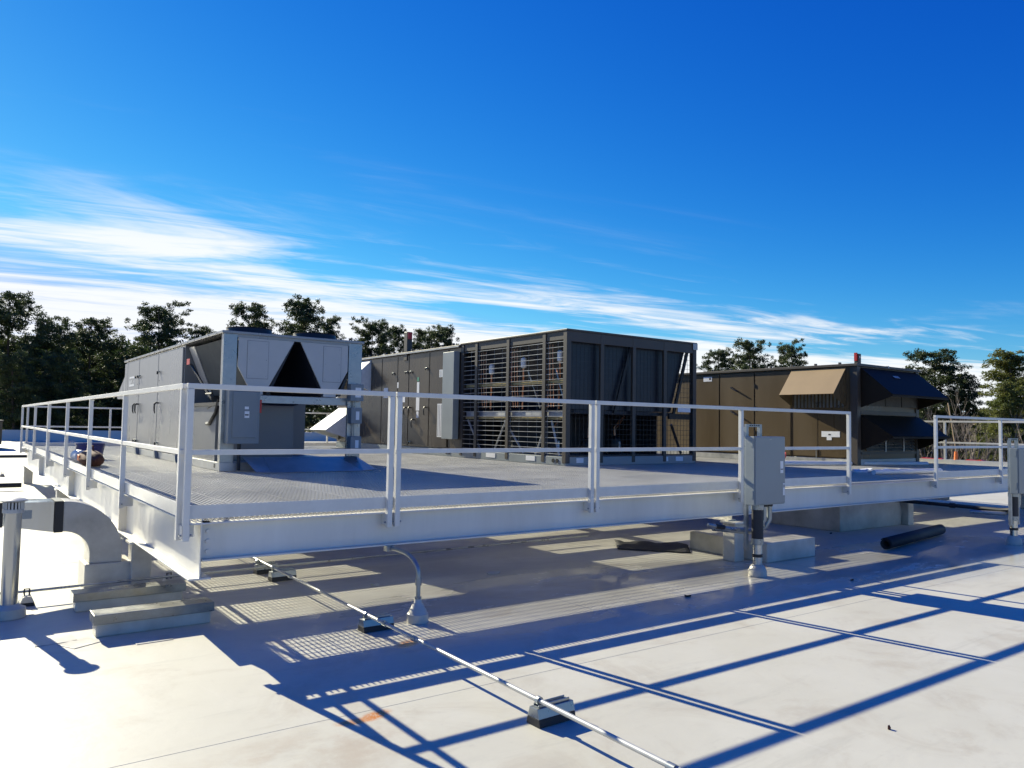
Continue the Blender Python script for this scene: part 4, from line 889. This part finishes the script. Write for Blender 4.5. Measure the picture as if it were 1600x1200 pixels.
def tree(kind, idx, px, py, dist, label, spread=1.0, group='pine trees beyond the roof'):
    d = px_dir(px, py); hl = math.hypot(d.x, d.y); top = C0+d*(dist/hl)
    h = top.z-GZ; s = h/H0
    me = protos[kind][idx % len(protos[kind])]
    t = thing('pine_tree', (top.x, top.y, GZ), label, 'tree', group)
    rz = rnd.uniform(0, 6.28)
    for n, m_ in (('trunk', me[0]), ('crown', me[1])):
        o = bpy.data.objects.new(n, m_); col.objects.link(o); o.parent = t; o['_o'] = (0,0,0); made.append(o)
    t.rotation_euler = (0, 0, rz); t.scale = (s*spread, s*spread, s)
TREES = [
 ('full', 0, 12, 466, 78, 'tall dark pine at the far left edge of the photo', 1.15),
 ('full', 1, 66, 503, 74, 'dark bushy pine second from the left edge', 1.05),
 ('full', 0, 138, 505, 80, 'dark pine with open pointed top between left edge and silver unit', 1.25),
 ('full', 1, 186, 535, 84, 'low dark pine just left of the silver unit', 1.0),
 ('round', 0, 250, 482, 82, 'round crowned pine standing above the far end of the silver unit', 1.12),
 ('round', 1, 318, 514, 88, 'small pine top above the middle of the silver unit roof', 0.8),
 ('round', 2, 399, 482, 86, 'pine behind the left fan of the silver unit', 1.0),
 ('round', 1, 474, 471, 84, 'tallest pine above the silver unit, between its two fans', 1.1),
 ('round', 2, 515, 500, 92, 'narrow pine right of the tallest one above the silver unit', 0.7),
 ('round', 0, 582, 507, 88, 'round pine above the gap between silver unit and brown cage unit', 0.95),
 ('round', 1, 617, 513, 90, 'pine left of the flue stack on the tall brown unit', 0.75),
 ('round', 2, 658, 520, 94, 'dark pine directly right of the flue stack on the tall brown unit', 0.8),
 ('round', 0, 697, 517, 90, 'wide pine above the left end of the coil cage', 1.0),
 ('round', 1, 1125, 549, 96, 'leftmost pine between the two brown units', 1.0),
 ('round', 2, 1172, 537, 92, 'middle and tallest pine between the two brown units', 1.0),
 ('round', 0, 1230, 541, 94, 'rightmost pine between the two brown units', 0.9),
 ('round', 2, 1466, 553, 82, 'dark pine with a tall trunk right of the hooded brown unit', 1.45),
 ('round', 0, 1500, 592, 80, 'lower leaning dark pine right of the hooded brown unit', 0.9),
 ('cone', 0, 1592, 553, 76, 'full yellow green conifer at the right edge of the photo', 1.7),
 ('cone', 1, 1560, 600, 72, 'lower yellow green conifer left of the tall one at right', 1.35),
 ('full', 0, 100, 560, 70, 'dense dark pine low in front of the pines at far left', 1.2),
 ('full', 1, 30, 560, 68, 'dense low dark pine at the bottom left of the wood', 1.2),
 ('full', 0, 215, 570, 92, 'dense dark pine behind the far end of the silver unit', 1.2),
]
for t_ in TREES: tree(*t_)

# bare winter trees
def bare_mesh(seed, h):
    q = random.Random(seed); mb = MB()
    def grow(p, d, ln, r, lev):
        e = p+d*ln; m_ = p.lerp(e, 0.5)+Vector((q.gauss(0,.05*ln), q.gauss(0,.05*ln), 0))
        mb.tube([p, m_, e], [r, r*0.8, r*0.6], 5 if lev < 2 else 3, False)
        if lev >= 4: return
        for _ in range(3 if lev else 5):
            a = Vector((q.gauss(0,.55), q.gauss(0,.55), q.uniform(.3,1.0))).normalized()
            grow(p.lerp(e, q.uniform(.45, 1.0)), (d*0.6+a*0.7).normalized(), ln*q.uniform(.45, .68), r*0.52, lev+1)
    grow(Vector((0,0,0)), Vector((0.03,0.02,1)).normalized(), h*0.45, 0.15, 0)
    return mb.mesh('branches', M['twig'])
bm_ = [bare_mesh(s, 15.0) for s in (3, 4, 5)]
BARE = [(1452, 640, 70), (1478, 632, 66), (1496, 645, 72), (1516, 628, 64), (1530, 655, 60), (1545, 640, 68), (1575, 650, 62), (1440, 655, 76), (1590, 640, 66), (1508, 665, 58)]
WH = ['first', 'second', 'third', 'fourth', 'fifth', 'sixth', 'seventh', 'eighth', 'ninth', 'tenth']
order = sorted(range(len(BARE)), key=lambda i: BARE[i][0])
for rank, i in enumerate(order):
    px, py, dist = BARE[i]
    d = px_dir(px, py); top = C0+d*(dist/math.hypot(d.x, d.y)); h = top.z-GZ
    t = thing('bare_tree', (top.x, top.y, GZ), WH[rank]+' leafless grey brown tree from the left in the bare wood at right', 'tree', 'leafless trees at the right')
    o = bpy.data.objects.new('branches', bm_[i % 3]); col.objects.link(o); o.parent = t; made.append(o); t.rotation_euler = (0,0,rnd.uniform(0,6)); t.scale = (h/13.0*0.8, h/13.0*0.8, h/13.0)
# dense woodland behind: one mass of thicket
q = random.Random(5)
def thicket(px0, px1, ytop, dist, n, m, name, label, rad):
    cls = []
    for i in range(n):
        px = q.uniform(px0, px1); dz = dist+q.uniform(0, 14); d = px_dir(px, ytop+q.uniform(-8, 10)); top = C0+d*(dz/math.hypot(d.x, d.y))
        hh = q.random()**0.8
        cls.append((Vector((top.x, top.y, GZ+(top.z-GZ)*hh)), rad*q.uniform(.6,1.3), rad*q.uniform(.6,1.2)))
    me = tri_cloud(name, cls, m, 46, 0.5, q); o = bpy.data.objects.new(name, me); col.objects.link(o); tag(o, label, 'woodland', kind='stuff')
thicket(-160, 330, 548, 88, 1900, 'needle', 'woodland', 'dark evergreen woodland filling in behind the pines at left', 1.2)
thicket(330, 1400, 640, 105, 700, 'needle', 'woodland', 'distant evergreen woodland behind the units', 1.3)
thicket(1380, 1760, 650, 88, 700, 'twig', 'woodland', 'grey brown bare undergrowth behind the trees at right', 1.0)
thicket(1400, 1760, 690, 84, 260, 'needle', 'woodland', 'dark low evergreen growth behind the trees at right', 1.0)

for o in made:
    if '_o' in o.keys(): del o['_o']
